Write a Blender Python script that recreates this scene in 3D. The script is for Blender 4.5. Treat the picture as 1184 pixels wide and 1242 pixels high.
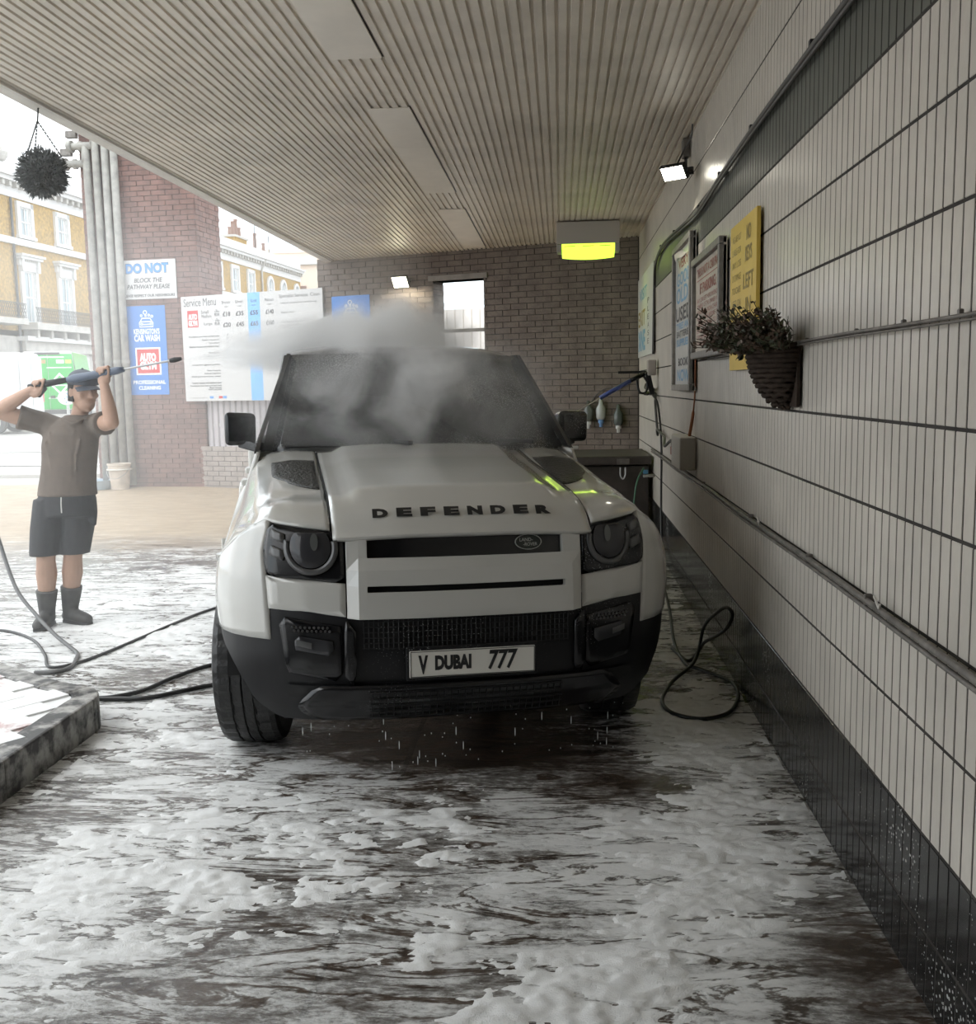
import bpy, bmesh, math, random
import numpy as np
from mathutils import Vector, Matrix
random.seed(7); rng = np.random.default_rng(7)
for o in list(bpy.data.objects): bpy.data.objects.remove(o)
S = bpy.context.scene; COL = S.collection
PI = math.pi

# ------------------------------------------------------------------ camera
cd = bpy.data.cameras.new('camera'); cam = bpy.data.objects.new('camera', cd); COL.objects.link(cam)
yaw, pitch, roll = 0.0724888, 0.1225543, -0.018
fw = Vector((-math.sin(yaw)*math.cos(pitch), math.cos(yaw)*math.cos(pitch), -math.sin(pitch)))
rt = Vector((math.cos(yaw), math.sin(yaw), 0)); up = rt.cross(fw)
R_ = math.cos(roll)*rt + math.sin(roll)*up; U_ = -math.sin(roll)*rt + math.cos(roll)*up
cam.matrix_world = Matrix(((R_.x, U_.x, -fw.x, 0), (R_.y, U_.y, -fw.y, 0), (R_.z, U_.z, -fw.z, 1.66), (0, 0, 0, 1)))
cd.sensor_fit = 'HORIZONTAL'; cd.sensor_width = 36.0; cd.lens = 1240*36/1184
cd.clip_start = 0.05; cd.clip_end = 400
S.camera = cam

# ------------------------------------------------------------------ sky, sun, exposure
W = bpy.data.worlds.new('overcast_sky'); S.world = W; W.use_nodes = True
nt = W.node_tree; nt.nodes.clear()
wo = nt.nodes.new('ShaderNodeOutputWorld'); bg = nt.nodes.new('ShaderNodeBackground')
tc = nt.nodes.new('ShaderNodeTexCoord'); nz = nt.nodes.new('ShaderNodeTexNoise'); rp = nt.nodes.new('ShaderNodeValToRGB')
nz.inputs['Scale'].default_value = 2.2; nz.inputs['Detail'].default_value = 5
rp.color_ramp.elements[0].position = 0.40; rp.color_ramp.elements[0].color = (0.80, 0.92, 1.0, 1)
rp.color_ramp.elements[1].position = 0.62; rp.color_ramp.elements[1].color = (1.0, 1.0, 1.0, 1)
nt.links.new(tc.outputs['Generated'], nz.inputs['Vector']); nt.links.new(nz.outputs['Fac'], rp.inputs['Fac'])
nt.links.new(rp.outputs['Color'], bg.inputs['Color']); nt.links.new(bg.outputs['Background'], wo.inputs['Surface'])
bg.inputs['Strength'].default_value = 1.55
sl = bpy.data.lights.new('sun', 'SUN'); so = bpy.data.objects.new('sun', sl); COL.objects.link(so)
sl.energy = 0.35; sl.angle = math.radians(25); sl.color = (1, 0.97, 0.92)
so.rotation_euler = (math.radians(38), 0, math.radians(-60))
S.view_settings.view_transform = 'Standard'; S.view_settings.look = 'None'
S.view_settings.exposure = 0.92; S.view_settings.gamma = 1.0; S.view_settings.use_curve_mapping = False
cy = S.cycles
cy.max_bounces = 10; cy.diffuse_bounces = 5; cy.glossy_bounces = 4; cy.transmission_bounces = 4; cy.volume_bounces = 8
cy.transparent_max_bounces = 12; cy.use_denoising = True; cy.sample_clamp_indirect = 6.0
cy.caustics_reflective = False; cy.caustics_refractive = False

# ------------------------------------------------------------------ helpers
def V(*a): return Vector(a)
class MB:
    def __init__(s): s.v = []; s.f = []; s.m = []; s.mi = 0
    def add(s, vs, fs):
        b = len(s.v); s.v += [tuple(p) for p in vs]; s.f += [tuple(i+b for i in f) for f in fs]; s.m += [s.mi]*len(fs); return s
    def box(s, c, d, rz=0.0, M=None):
        x, y, z = d[0]/2, d[1]/2, d[2]/2
        vs = [Vector((i*x, j*y, k*z)) for i in (-1, 1) for j in (-1, 1) for k in (-1, 1)]
        if M is None: M = Matrix.Rotation(rz, 3, 'Z')
        vs = [M @ p + Vector(c) for p in vs]
        return s.add(vs, [(0, 1, 3, 2), (4, 6, 7, 5), (0, 4, 5, 1), (2, 3, 7, 6), (0, 2, 6, 4), (1, 5, 7, 3)])
    def bar(s, a, b, w, h, upv=(0, 0, 1)):
        a, b = Vector(a), Vector(b); d = (b-a); L = d.length; d.normalize(); u = Vector(upv)
        if abs(d.dot(u)) > .97: u = Vector((1, 0, 0))
        x = d.cross(u).normalized(); u2 = x.cross(d)
        M = Matrix((x, d, u2)).transposed()
        return s.box((a+b)/2, (w, L, h), M=M)
    def tube(s, pts, r, n=8, caps=True, closed=False):
        pts = [Vector(p) for p in pts]; N = len(pts)
        rs = r if isinstance(r, (list, tuple)) else [r]*N
        prev = None; rings = []
        for i, p in enumerate(pts):
            if closed: t = pts[(i+1) % N]-pts[i-1]
            else: t = pts[min(i+1, N-1)]-pts[max(i-1, 0)]
            t.normalize()
            if prev is None:
                a = Vector((0, 0, 1)) if abs(t.z) < .9 else Vector((1, 0, 0)); x = t.cross(a).normalized()
            else:
                x = (prev - t*prev.dot(t)).normalized()
            prev = x; y = t.cross(x)
            rings.append([p+(x*math.cos(2*PI*k/n)+y*math.sin(2*PI*k/n))*rs[i] for k in range(n)])
        vs = [q for g in rings for q in g]; fs = []
        for i in range(N if closed else N-1):
            j = (i+1) % N
            for k in range(n): fs.append((i*n+k, i*n+(k+1) % n, j*n+(k+1) % n, j*n+k))
        if caps and not closed: fs += [tuple(range(n-1, -1, -1)), tuple(range((N-1)*n, N*n))]
        return s.add(vs, fs)
    def cyl(s, a, b, r0, r1=None, n=16): return s.tube([a, b], [r0, r0 if r1 is None else r1], n)
    def lathe(s, prof, n=24, M=None):
        M = M or Matrix.Identity(4); vs = []; fs = []
        for r, z in prof: vs += [M @ Vector((r*math.cos(2*PI*k/n), r*math.sin(2*PI*k/n), z)) for k in range(n)]
        for i in range(len(prof)-1):
            for k in range(n): fs.append((i*n+k, i*n+(k+1) % n, (i+1)*n+(k+1) % n, (i+1)*n+k))
        return s.add(vs, fs)
    def sphere(s, c, r, n=16, m=10, M=None):
        r = r if isinstance(r, (tuple, list)) else (r, r, r); M = M or Matrix.Identity(3); vs = []; fs = []
        c = Vector(c)
        for i in range(m+1):
            th = PI*i/m
            for k in range(n):
                ph = 2*PI*k/n
                vs.append(c + M @ Vector((r[0]*math.sin(th)*math.cos(ph), r[1]*math.sin(th)*math.sin(ph), r[2]*math.cos(th))))
        for i in range(m):
            for k in range(n): fs.append((i*n+k, (i+1)*n+k, (i+1)*n+(k+1) % n, i*n+(k+1) % n))
        return s.add(vs, fs)
    def grid(s, fn, nu, nv, skip=None):
        vs = []; fs = []
        for j in range(nv+1):
            for i in range(nu+1): vs.append(fn(i/nu, j/nv))
        for j in range(nv):
            for i in range(nu):
                if skip and skip((i+.5)/nu, (j+.5)/nv): continue
                a = j*(nu+1)+i; fs.append((a, a+1, a+nu+2, a+nu+1))
        return s.add(vs, fs)
    def prism(s, poly, ax, t0, t1):
        """extrude a 2-D polygon; ax(p, t) -> 3-D"""
        n = len(poly); vs = [ax(p, t0) for p in poly]+[ax(p, t1) for p in poly]
        fs = [tuple(range(n-1, -1, -1)), tuple(range(n, 2*n))]
        for i in range(n): j = (i+1) % n; fs.append((i, j, n+j, n+i))
        return s.add(vs, fs)
    def build(s, name, mat, parent=None, smooth=False, bevel=0, seg=2, solid=0, fix=None, sub=0, kind=None):
        me = bpy.data.meshes.new(name); vs = s.v
        if fix: vs = [fix(p) for p in vs]
        me.from_pydata(vs, [], s.f); me.validate()
        mats = mat if isinstance(mat, (list, tuple)) else [mat]
        for m in mats: me.materials.append(m)
        if len(mats) > 1 and len(me.polygons) == len(s.m): me.polygons.foreach_set('material_index', s.m)
        bm = bmesh.new(); bm.from_mesh(me); bmesh.ops.remove_doubles(bm, verts=bm.verts, dist=1e-5)
        bmesh.ops.recalc_face_normals(bm, faces=bm.faces); bm.to_mesh(me); bm.free()
        if smooth: me.polygons.foreach_set('use_smooth', [True]*len(me.polygons))
        o = bpy.data.objects.new(name, me); COL.objects.link(o)
        if parent is not None: o.parent = parent
        if solid:
            md = o.modifiers.new('thickness', 'SOLIDIFY'); md.thickness = solid; md.offset = -1
        if bevel:
            md = o.modifiers.new('bevel', 'BEVEL'); md.width = bevel; md.segments = seg; md.limit_method = 'ANGLE'; md.angle_limit = math.radians(40); md.harden_normals = False
        if sub:
            md = o.modifiers.new('smooth', 'SUBSURF'); md.levels = sub; md.render_levels = sub
        if kind: o['kind'] = kind
        return o
def tag(o, label, cat, group=None, kind=None):
    o['label'] = label; o['category'] = cat
    if group: o['group'] = group
    if kind: o['kind'] = kind
    return o
def thing(name, label, cat, loc=(0, 0, 0), rz=0.0, group=None, kind=None):
    o = bpy.data.objects.new(name, None); COL.objects.link(o); o.location = loc; o.rotation_euler = (0, 0, rz); o.empty_display_size = .1
    return tag(o, label, cat, group, kind)
def curve(pts, n=8):
    """Catmull-Rom through points"""
    P = [Vector(p) for p in pts]; P = [2*P[0]-P[1]]+P+[2*P[-1]-P[-2]]; out = []
    for i in range(1, len(P)-2):
        p0, p1, p2, p3 = P[i-1:i+3]
        for k in range(n):
            t = k/n; out.append(.5*((2*p1)+(p2-p0)*t+(2*p0-5*p1+4*p2-p3)*t*t+(3*p1-p0-3*p2+p3)*t**3))
    return out+[P[-2]]
def smooth01(a, b, x):
    t = min(1, max(0, (x-a)/(b-a))); return t*t*(3-2*t)
def interp(x, xs, ys): return float(np.interp(x, xs, ys))

# ------------------------------------------------------------------ materials
MATS = {}
def mat(name, rgb, rough=.5, metal=0.0, var=0.0, vs=6.0, bump=0.0, bs=40.0, coat=0.0, emit=None, spec=None, rgb2=None, det=4, rvar=0.0, stretch=(1, 1, 1), thr=None, trans=0.0, sub=0.0):
    m = bpy.data.materials.new(name); MATS[name] = m; m.use_nodes = True; t = m.node_tree; b = t.nodes['Principled BSDF']
    b.inputs['Base Color'].default_value = (*rgb, 1); b.inputs['Roughness'].default_value = rough; b.inputs['Metallic'].default_value = metal
    if coat: b.inputs['Coat Weight'].default_value = coat; b.inputs['Coat Roughness'].default_value = .06
    if spec is not None: b.inputs['Specular IOR Level'].default_value = spec
    if trans: b.inputs['Transmission Weight'].default_value = trans
    if emit: b.inputs['Emission Color'].default_value = (*emit[0], 1); b.inputs['Emission Strength'].default_value = emit[1]
    g = None
    def pos():
        nonlocal g
        if g is None:
            ge = t.nodes.new('ShaderNodeNewGeometry'); mp = t.nodes.new('ShaderNodeMapping'); mp.inputs['Scale'].default_value = stretch
            t.links.new(ge.outputs['Position'], mp.inputs['Vector']); g = mp.outputs['Vector']
        return g
    if var or rgb2:
        n = t.nodes.new('ShaderNodeTexNoise'); n.inputs['Scale'].default_value = vs; n.inputs['Detail'].default_value = det; n.inputs['Roughness'].default_value = .6
        t.links.new(pos(), n.inputs['Vector']); r = t.nodes.new('ShaderNodeValToRGB')
        a, c = thr or (.3, .7)
        r.color_ramp.elements[0].position = a; r.color_ramp.elements[1].position = c
        lo = rgb2 or tuple(max(0, x*(1-var)) for x in rgb); hi = rgb if rgb2 else tuple(min(1, x*(1+var)) for x in rgb)
        r.color_ramp.elements[0].color = (*lo, 1); r.color_ramp.elements[1].color = (*hi, 1)
        t.links.new(n.outputs['Fac'], r.inputs['Fac']); t.links.new(r.outputs['Color'], b.inputs['Base Color'])
        if rvar:
            mr = t.nodes.new('ShaderNodeMapRange'); mr.inputs['To Min'].default_value = rough-rvar; mr.inputs['To Max'].default_value = rough+rvar
            t.links.new(n.outputs['Fac'], mr.inputs['Value']); t.links.new(mr.outputs['Result'], b.inputs['Roughness'])
    if bump:
        n = t.nodes.new('ShaderNodeTexNoise'); n.inputs['Scale'].default_value = bs; n.inputs['Detail'].default_value = 3
        t.links.new(pos(), n.inputs['Vector']); bn = t.nodes.new('ShaderNodeBump'); bn.inputs['Strength'].default_value = bump; bn.inputs['Distance'].default_value = .02
        t.links.new(n.outputs['Fac'], bn.inputs['Height']); t.links.new(bn.outputs['Normal'], b.inputs['Normal'])
    return m
def speckle(m, density=(.35, .75), size=170.0, colour=(.7, .72, .72), grad=None):
    """wet spray droplets: tiny pale dots over a material"""
    t = m.node_tree; b = t.nodes['Principled BSDF']; ge = t.nodes.new('ShaderNodeNewGeometry')
    vo = t.nodes.new('ShaderNodeTexVoronoi'); vo.inputs['Scale'].default_value = size; vo.inputs['Randomness'].default_value = 1
    n = t.nodes.new('ShaderNodeTexNoise'); n.inputs['Scale'].default_value = 2.2; n.inputs['Detail'].default_value = 4
    t.links.new(ge.outputs['Position'], vo.inputs['Vector']); t.links.new(ge.outputs['Position'], n.inputs['Vector'])
    mr = t.nodes.new('ShaderNodeMapRange'); mr.inputs['From Min'].default_value = density[0]; mr.inputs['From Max'].default_value = density[1]; mr.inputs['To Min'].default_value = 0.02; mr.inputs['To Max'].default_value = .40
    t.links.new(n.outputs['Fac'], mr.inputs['Value'])
    ls = t.nodes.new('ShaderNodeMath'); ls.operation = 'LESS_THAN'; t.links.new(vo.outputs['Distance'], ls.inputs[0]); t.links.new(mr.outputs['Result'], ls.inputs[1])
    mx = t.nodes.new('ShaderNodeMix'); mx.data_type = 'RGBA'; src = b.inputs['Base Color']
    if src.links: t.links.new(src.links[0].from_socket, mx.inputs['A'])
    else: mx.inputs['A'].default_value = src.default_value
    mx.inputs['B'].default_value = (*colour, 1); t.links.new(ls.outputs[0], mx.inputs['Factor']); t.links.new(mx.outputs['Result'], src)
    mr2 = t.nodes.new('ShaderNodeMapRange'); mr2.inputs['To Min'].default_value = b.inputs['Roughness'].default_value; mr2.inputs['To Max'].default_value = .5
    t.links.new(ls.outputs[0], mr2.inputs['Value']); t.links.new(mr2.outputs['Result'], b.inputs['Roughness'])
    return m

def lettering(body, w, h, M, m, parent, name='lettering', bold=0.0, shear=0.0, ext=.0012, spacing=1.0, keep=False):
    """flat raised lettering fitted to a w x h box centred on matrix M (x right, y up, z out)"""
    c = bpy.data.curves.new('t', 'FONT'); c.body = body; c.align_x = 'CENTER'; c.size = 1; c.offset = bold; c.shear = shear; c.space_character = spacing
    c.resolution_u = 3; c.extrude = 0
    o = bpy.data.objects.new('t', c); COL.objects.link(o); dg = bpy.context.evaluated_depsgraph_get()
    me = bpy.data.meshes.new_from_object(o.evaluated_get(dg)); bpy.data.objects.remove(o); bpy.data.curves.remove(c)
    co = np.array([v.co for v in me.vertices]); lo, hi = co.min(0), co.max(0)
    sx = w/max(1e-6, hi[0]-lo[0]); sy = h/max(1e-6, hi[1]-lo[1])
    if keep: sx = sy = min(sx, sy)
    for v in me.vertices:
        p = Vector(((v.co.x-(lo[0]+hi[0])/2)*sx, (v.co.y-(lo[1]+hi[1])/2)*sy, ext)); v.co = M @ p
    me.materials.clear(); me.materials.append(m)
    ob = bpy.data.objects.new(name, me); COL.objects.link(ob)
    if parent is not None: ob.parent = parent
    return ob
def frame3(c, x, z=(0, 0, 1)):
    """matrix with x along x, y along z(up), z = outward normal"""
    x = Vector(x).normalized(); y = Vector(z).normalized(); n = x.cross(y).normalized(); y = n.cross(x)
    return Matrix(((x.x, y.x, n.x, c[0]), (x.y, y.y, n.y, c[1]), (x.z, y.z, n.z, c[2]), (0, 0, 0, 1)))
def off(M, x, y, z=0): return M @ Matrix.Translation((x, y, z))
def mbox(b, M, c, d):
    vs = [M @ Vector((c[0]+i*d[0]/2, c[1]+j*d[1]/2, c[2]+k*d[2]/2)) for i in (-1, 1) for j in (-1, 1) for k in (-1, 1)]
    return b.add(vs, [(0, 1, 3, 2), (4, 6, 7, 5), (0, 4, 5, 1), (2, 3, 7, 6), (0, 2, 6, 4), (1, 5, 7, 3)])
def ground_z(y): return 0.0 if y < 9 else (.035*(y-9) if y < 15.2 else .217+.01*(y-15.2))

# numpy fractal noise
_lat = rng.random((256, 256))
def vnoise(x, y):
    xi = np.floor(x).astype(int); yi = np.floor(y).astype(int); fx = x-xi; fy = y-yi
    fx = fx*fx*(3-2*fx); fy = fy*fy*(3-2*fy); a = _lat[xi & 255, yi & 255]; b = _lat[(xi+1) & 255, yi & 255]; c = _lat[xi & 255, (yi+1) & 255]; d = _lat[(xi+1) & 255, (yi+1) & 255]
    return (a*(1-fx)+b*fx)*(1-fy)+(c*(1-fx)+d*fx)*fy
def fbm(x, y, o=4, g=.5):
    s = 0; a = 1; t = 0
    for i in range(o): s = s+a*vnoise(x*2**i+17.3*i, y*2**i+5.1*i); t += a; a *= g
    return s/t

# ================================================================== SETTING
WX = 0.95; CZ = 3.417
white_tile = mat('white_glazed_tile', (.54, .50, .44), .30, var=.10, vs=3.0, bump=.06, bs=25)
green_tile = mat('dark_green_tile', (.085, .088, .072), .45, var=.2, vs=3)
black_tile = mat('black_glazed_tile', (.018, .018, .018), .16, var=.5, vs=14)
speckle(black_tile, (.42, .75), 60, (.4, .4, .38))
grout = mat('dirty_grout', (.032, .027, .023), .9, var=.4, vs=9)
rib_paint = mat('cream_painted_metal', (.66, .60, .52), .45, var=.14, vs=2.5, det=8)
panel_paint = mat('cream_panel', (.74, .68, .60), .55, var=.06, vs=3)
brick_m = mat('brown_brick', (.165, .132, .112), .8, rgb2=(.12, .094, .080), vs=5.5, bump=.25, bs=60, thr=(.36, .64))
brick_r = mat('purple_brick', (.21, .115, .095), .8, rgb2=(.14, .078, .066), vs=5.5, bump=.2, bs=60, thr=(.38, .62))
mortar = mat('grey_mortar', (.06, .05, .043), .95, var=.3, vs=20)
dark_metal = mat('dark_metal', (.03, .03, .03), .4, .6)
grey_metal = mat('galvanised_metal', (.42, .42, .41), .45, .5, var=.2, vs=8)
grime_metal = mat('grimy_pipe_metal', (.16, .145, .13), .55, .3, var=.4, vs=14)
black_rubber = mat('black_rubber', (.014, .014, .014), .42)
white_plastic = mat('white_plastic', (.72, .70, .66), .4)
cable_m = mat('grey_cable', (.06, .057, .052), .5)

# ---- ground: one sheet, flat in the bay and rising gently to the street
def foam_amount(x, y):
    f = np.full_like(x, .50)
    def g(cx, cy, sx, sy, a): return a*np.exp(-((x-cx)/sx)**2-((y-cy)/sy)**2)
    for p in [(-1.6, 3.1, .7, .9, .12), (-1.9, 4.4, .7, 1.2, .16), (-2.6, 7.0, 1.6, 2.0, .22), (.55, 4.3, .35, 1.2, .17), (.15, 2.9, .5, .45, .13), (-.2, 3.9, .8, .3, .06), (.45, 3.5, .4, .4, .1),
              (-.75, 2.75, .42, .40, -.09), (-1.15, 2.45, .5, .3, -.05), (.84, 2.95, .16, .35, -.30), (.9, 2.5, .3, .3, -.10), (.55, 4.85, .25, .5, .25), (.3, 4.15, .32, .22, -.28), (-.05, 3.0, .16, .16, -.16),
              (-.6, 5.2, .95, .75, -.42), (-.45, 4.5, .75, .26, -.30), (-1.0, 7.0, 1.1, 1.6, -.35), (-2.05, 3.9, .3, .9, -.16), (-2.6, 5.7, .35, .3, -.14), (-2.2, 6.3, .5, .5, -.1), (.75, 6.5, .2, 1.5, .12), (-1.3, 4.7, .4, .25, .08)]:  # foam thinned under the car: bare wet floor, doubling as painted shade
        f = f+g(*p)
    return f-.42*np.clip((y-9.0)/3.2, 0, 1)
foam_m = mat('wet_ground', (.1, .1, .1), .3)
def ground_material(m):
    t = m.node_tree; b = t.nodes['Principled BSDF']; N = t.nodes.new; L = t.links.new
    ge = N('ShaderNodeNewGeometry'); at = N('ShaderNodeAttribute'); at.attribute_name = 'foam'
    sp = N('ShaderNodeSeparateXYZ'); L(ge.outputs['Position'], sp.inputs[0])
    def noise(sc, det, st=(1, 1.35, 1), rough=.6, dist=0):
        mp = N('ShaderNodeMapping'); mp.inputs['Scale'].default_value = st; L(ge.outputs['Position'], mp.inputs['Vector'])
        n = N('ShaderNodeTexNoise'); n.inputs['Scale'].default_value = sc; n.inputs['Detail'].default_value = det; n.inputs['Roughness'].default_value = rough; n.inputs['Distortion'].default_value = dist
        L(mp.outputs['Vector'], n.inputs['Vector']); return n.outputs['Fac']
    def math_(op, a, c=None, cl=False):
        n = N('ShaderNodeMath'); n.operation = op; n.use_clamp = cl
        for i, q in enumerate((a, c)):
            if q is None: continue
            if isinstance(q, (int, float)): n.inputs[i].default_value = q
            else: L(q, n.inputs[i])
        return n.outputs[0]
    def rng_(v, a, c, lo=0, hi=1, smooth=True):
        n = N('ShaderNodeMapRange'); n.interpolation_type = 'SMOOTHSTEP' if smooth else 'LINEAR'
        for k, q in (('From Min', a), ('From Max', c), ('To Min', lo), ('To Max', hi)): n.inputs[k].default_value = q
        L(v, n.inputs['Value']); return n.outputs['Result']
    def mix(f, a, c):
        n = N('ShaderNodeMix'); n.data_type = 'RGBA'
        for k, q in (('Factor', f), ('A', a), ('B', c)):
            if isinstance(q, tuple): n.inputs[k].default_value = (*q, 1)
            elif isinstance(q, float): n.inputs[k].default_value = q
            else: L(q, n.inputs[k])
        return n.outputs['Result']
    big = noise(1.5, 5, (.8, 1.5, 1), .6, .8); mid = noise(5.5, 7, (.55, 1.6, 1), .68, .6); fine = noise(34, 5, (.6, 1.3, 1), .72); vein = noise(3.2, 6, (.45, 1.7, 1), .6, 1.0)
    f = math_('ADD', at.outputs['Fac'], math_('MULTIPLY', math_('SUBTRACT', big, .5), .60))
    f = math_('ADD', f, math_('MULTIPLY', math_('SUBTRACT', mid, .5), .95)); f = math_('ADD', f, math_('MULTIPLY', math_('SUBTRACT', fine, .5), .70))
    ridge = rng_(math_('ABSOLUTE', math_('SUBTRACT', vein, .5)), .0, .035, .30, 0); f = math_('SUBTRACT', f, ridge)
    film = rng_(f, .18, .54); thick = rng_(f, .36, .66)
    tanmask = rng_(math_('ADD', sp.outputs['Y'], math_('MULTIPLY', mid, 2.4)), 10.4, 12.6)
    road = rng_(sp.outputs['Y'], 15.6, 15.9)
    conc = mix(rng_(mid, .35, .65), (.040, .028, .020), (.088, .062, .045))
    tan = mix(rng_(mid, .3, .7), (.30, .22, .14), (.42, .33, .23)); rd = mix(rng_(mid, .3, .7), (.30, .285, .27), (.38, .365, .34))
    base = mix(road, mix(tanmask, conc, tan), rd)
    # slab joints in the concrete
    jx = math_('LESS_THAN', math_('ABSOLUTE', math_('SUBTRACT', math_('FRACT', math_('MULTIPLY', math_('ADD', sp.outputs['X'], .70+5), .5)), .5)), .006)
    jy = math_('LESS_THAN', math_('ABSOLUTE', math_('SUBTRACT', math_('FRACT', math_('MULTIPLY', sp.outputs['Y'], .8)), .5)), .005)
    jj = math_('MULTIPLY', math_('MAXIMUM', jx, jy), math_('SUBTRACT', 1.0, tanmask))
    base = mix(math_('MULTIPLY', jj, .6), base, (.02, .016, .013))
    filmc = math_('MULTIPLY', film, math_('SUBTRACT', 1.0, math_('MULTIPLY', jj, .45)))
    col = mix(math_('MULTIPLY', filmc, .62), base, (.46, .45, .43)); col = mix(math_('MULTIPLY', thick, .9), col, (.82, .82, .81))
    L(col, b.inputs['Base Color'])
    wet = mix(tanmask, (.13, .13, .13), (.55, .55, .55)); rgh = mix(thick, wet, (.5, .5, .5)); L(rgh, b.inputs['Roughness'])
    bp = N('ShaderNodeBump'); bp.inputs['Strength'].default_value = .5; bp.inputs['Distance'].default_value = .02
    hh = math_('ADD', math_('MULTIPLY', thick, .7), math_('ADD', math_('MULTIPLY', fine, .35), math_('MULTIPLY', mid, .25)))
    L(hh, bp.inputs['Height']); L(bp.outputs['Normal'], b.inputs['Normal'])
ground_material(foam_m)
xs = np.concatenate([np.linspace(-60, -6, 12), np.linspace(-5.7, 1.3, 90), np.linspace(2, 40, 8)])
ysn = np.concatenate([np.linspace(-25, .5, 8), np.linspace(1, 16, 150), np.linspace(17, 120, 24)])
b = MB(); XX, YY = np.meshgrid(xs, ysn); nx = len(xs)
vs = [(x, y, ground_z(y)) for y in ysn for x in xs]
fs = [(j*nx+i, j*nx+i+1, (j+1)*nx+i+1, (j+1)*nx+i) for j in range(len(ysn)-1) for i in range(nx-1)]
me = bpy.data.meshes.new('floor'); me.from_pydata(vs, [], fs); me.materials.append(foam_m)
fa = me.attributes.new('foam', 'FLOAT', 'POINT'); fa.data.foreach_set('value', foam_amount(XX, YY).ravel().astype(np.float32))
floor = bpy.data.objects.new('floor', me); COL.objects.link(floor); me.polygons.foreach_set('use_smooth', [True]*len(me.polygons))
tag(floor, 'wet brown concrete floor running out to the street, streaked with soap foam', 'floor', kind='structure')

# ---- thick foam lying on it: heaped suds as a height sheet that dips under the floor between the heaps
ys_ = 2.25*np.exp(np.linspace(0, math.log(9.0/2.25), 420)); xs_ = np.linspace(-3.6, .945, 420)
X2, Y2 = np.meshgrid(xs_, ys_)
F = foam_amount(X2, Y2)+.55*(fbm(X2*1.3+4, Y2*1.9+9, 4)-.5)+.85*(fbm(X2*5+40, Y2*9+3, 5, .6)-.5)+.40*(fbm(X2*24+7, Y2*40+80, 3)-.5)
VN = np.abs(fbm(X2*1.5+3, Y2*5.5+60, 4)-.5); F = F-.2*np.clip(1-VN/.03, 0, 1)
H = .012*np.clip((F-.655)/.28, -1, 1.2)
H = H+np.where(H > 0, .003*(fbm(X2*30, Y2*30, 2)-.5), 0); H = np.clip(H, -.006, .05)
inside_kerb = (X2 < -2.22) & (Y2 < 5.9); H = np.where(inside_kerb, -.006, H)
n2 = len(xs_); 
vs = np.stack([X2, Y2, H], -1).reshape(-1, 3); fs = []
Hm = H.reshape(len(ys_), n2)
up_ = (Hm > 0)
cell = up_[:-1, :-1] | up_[1:, :-1] | up_[:-1, 1:] | up_[1:, 1:]
jj, ii = np.nonzero(cell); a = jj*n2+ii
faces = np.stack([a, a+1, a+n2+1, a+n2], 1)
used = np.unique(faces); remap = np.full(len(vs), -1); remap[used] = np.arange(len(used))
me = bpy.data.meshes.new('soap_foam'); me.from_pydata(vs[used].tolist(), [], remap[faces].tolist())
suds = mat('soap_suds', (.84, .84, .83), .55, var=.06, vs=20, bump=.35, bs=240)
me.materials.append(suds); me.polygons.foreach_set('use_smooth', [True]*len(me.polygons))
fo = bpy.data.objects.new('soap_foam', me); COL.objects.link(fo)
tag(fo, 'heaped white soap foam lying in patches on the wet floor', 'foam', kind='stuff')

# ---- ceiling: ribbed metal sheet with three flat cover panels
b = MB(); pitch_ = .0585; prof = []; x = -3.15
while x < WX:
    prof += [(x, CZ), (x+.037, CZ), (x+.0395, CZ+.012), (x+.056, CZ+.012)]; x += pitch_
prof.append((x, CZ)); n = len(prof)
vs = [(px, y, pz) for px, pz in prof for y in ()]+[(px, -4.2, pz) for px, pz in prof]+[(px, 12.757+(.95-px)*.3725+.25, pz) for px, pz in prof]; b.add(vs, [(i, i+1, n+i+1, n+i) for i in range(n-1)])
ceil = b.build('ceiling', rib_paint); tag(ceil, 'cream ribbed metal canopy ceiling over the wash bay', 'ceiling', kind='structure')
for y0, y1 in ((2.3, 5.67), (6.67, 9.54), (10.42, 13.30)):
    MB().box((-1.07, (y0+y1)/2, CZ-.003), (.272, y1-y0, .008)).build('cover_panel', panel_paint, ceil, bevel=.002)
    MB().box((-.928, (y0+y1)/2, CZ+.006), (.012, y1-y0, .012)).build('panel_gap', dark_metal, ceil)
fas = mat('fascia_paint', (.62, .59, .54), .5, var=.1, vs=3)
b = MB(); b.box((-3.19, 5.2, CZ+.10), (.08, 18.8, .24)).box((-3.155, 5.2, CZ-.012), (.05, 18.8, .014))
tag(b.build('trim_1', fas), 'pale metal edge trim along the open side of the canopy', 'trim', kind='structure')
b = MB(); b.prism([(-3.23, -4.2), (1.15, -4.2), (1.15, 12.98), (-3.23, 14.62)], lambda p, t: (p[0], p[1], t), CZ+.07, CZ+.37); tag(b.build('roof', grout), 'flat roof slab above the ribbed ceiling', 'roof', kind='structure')

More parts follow.
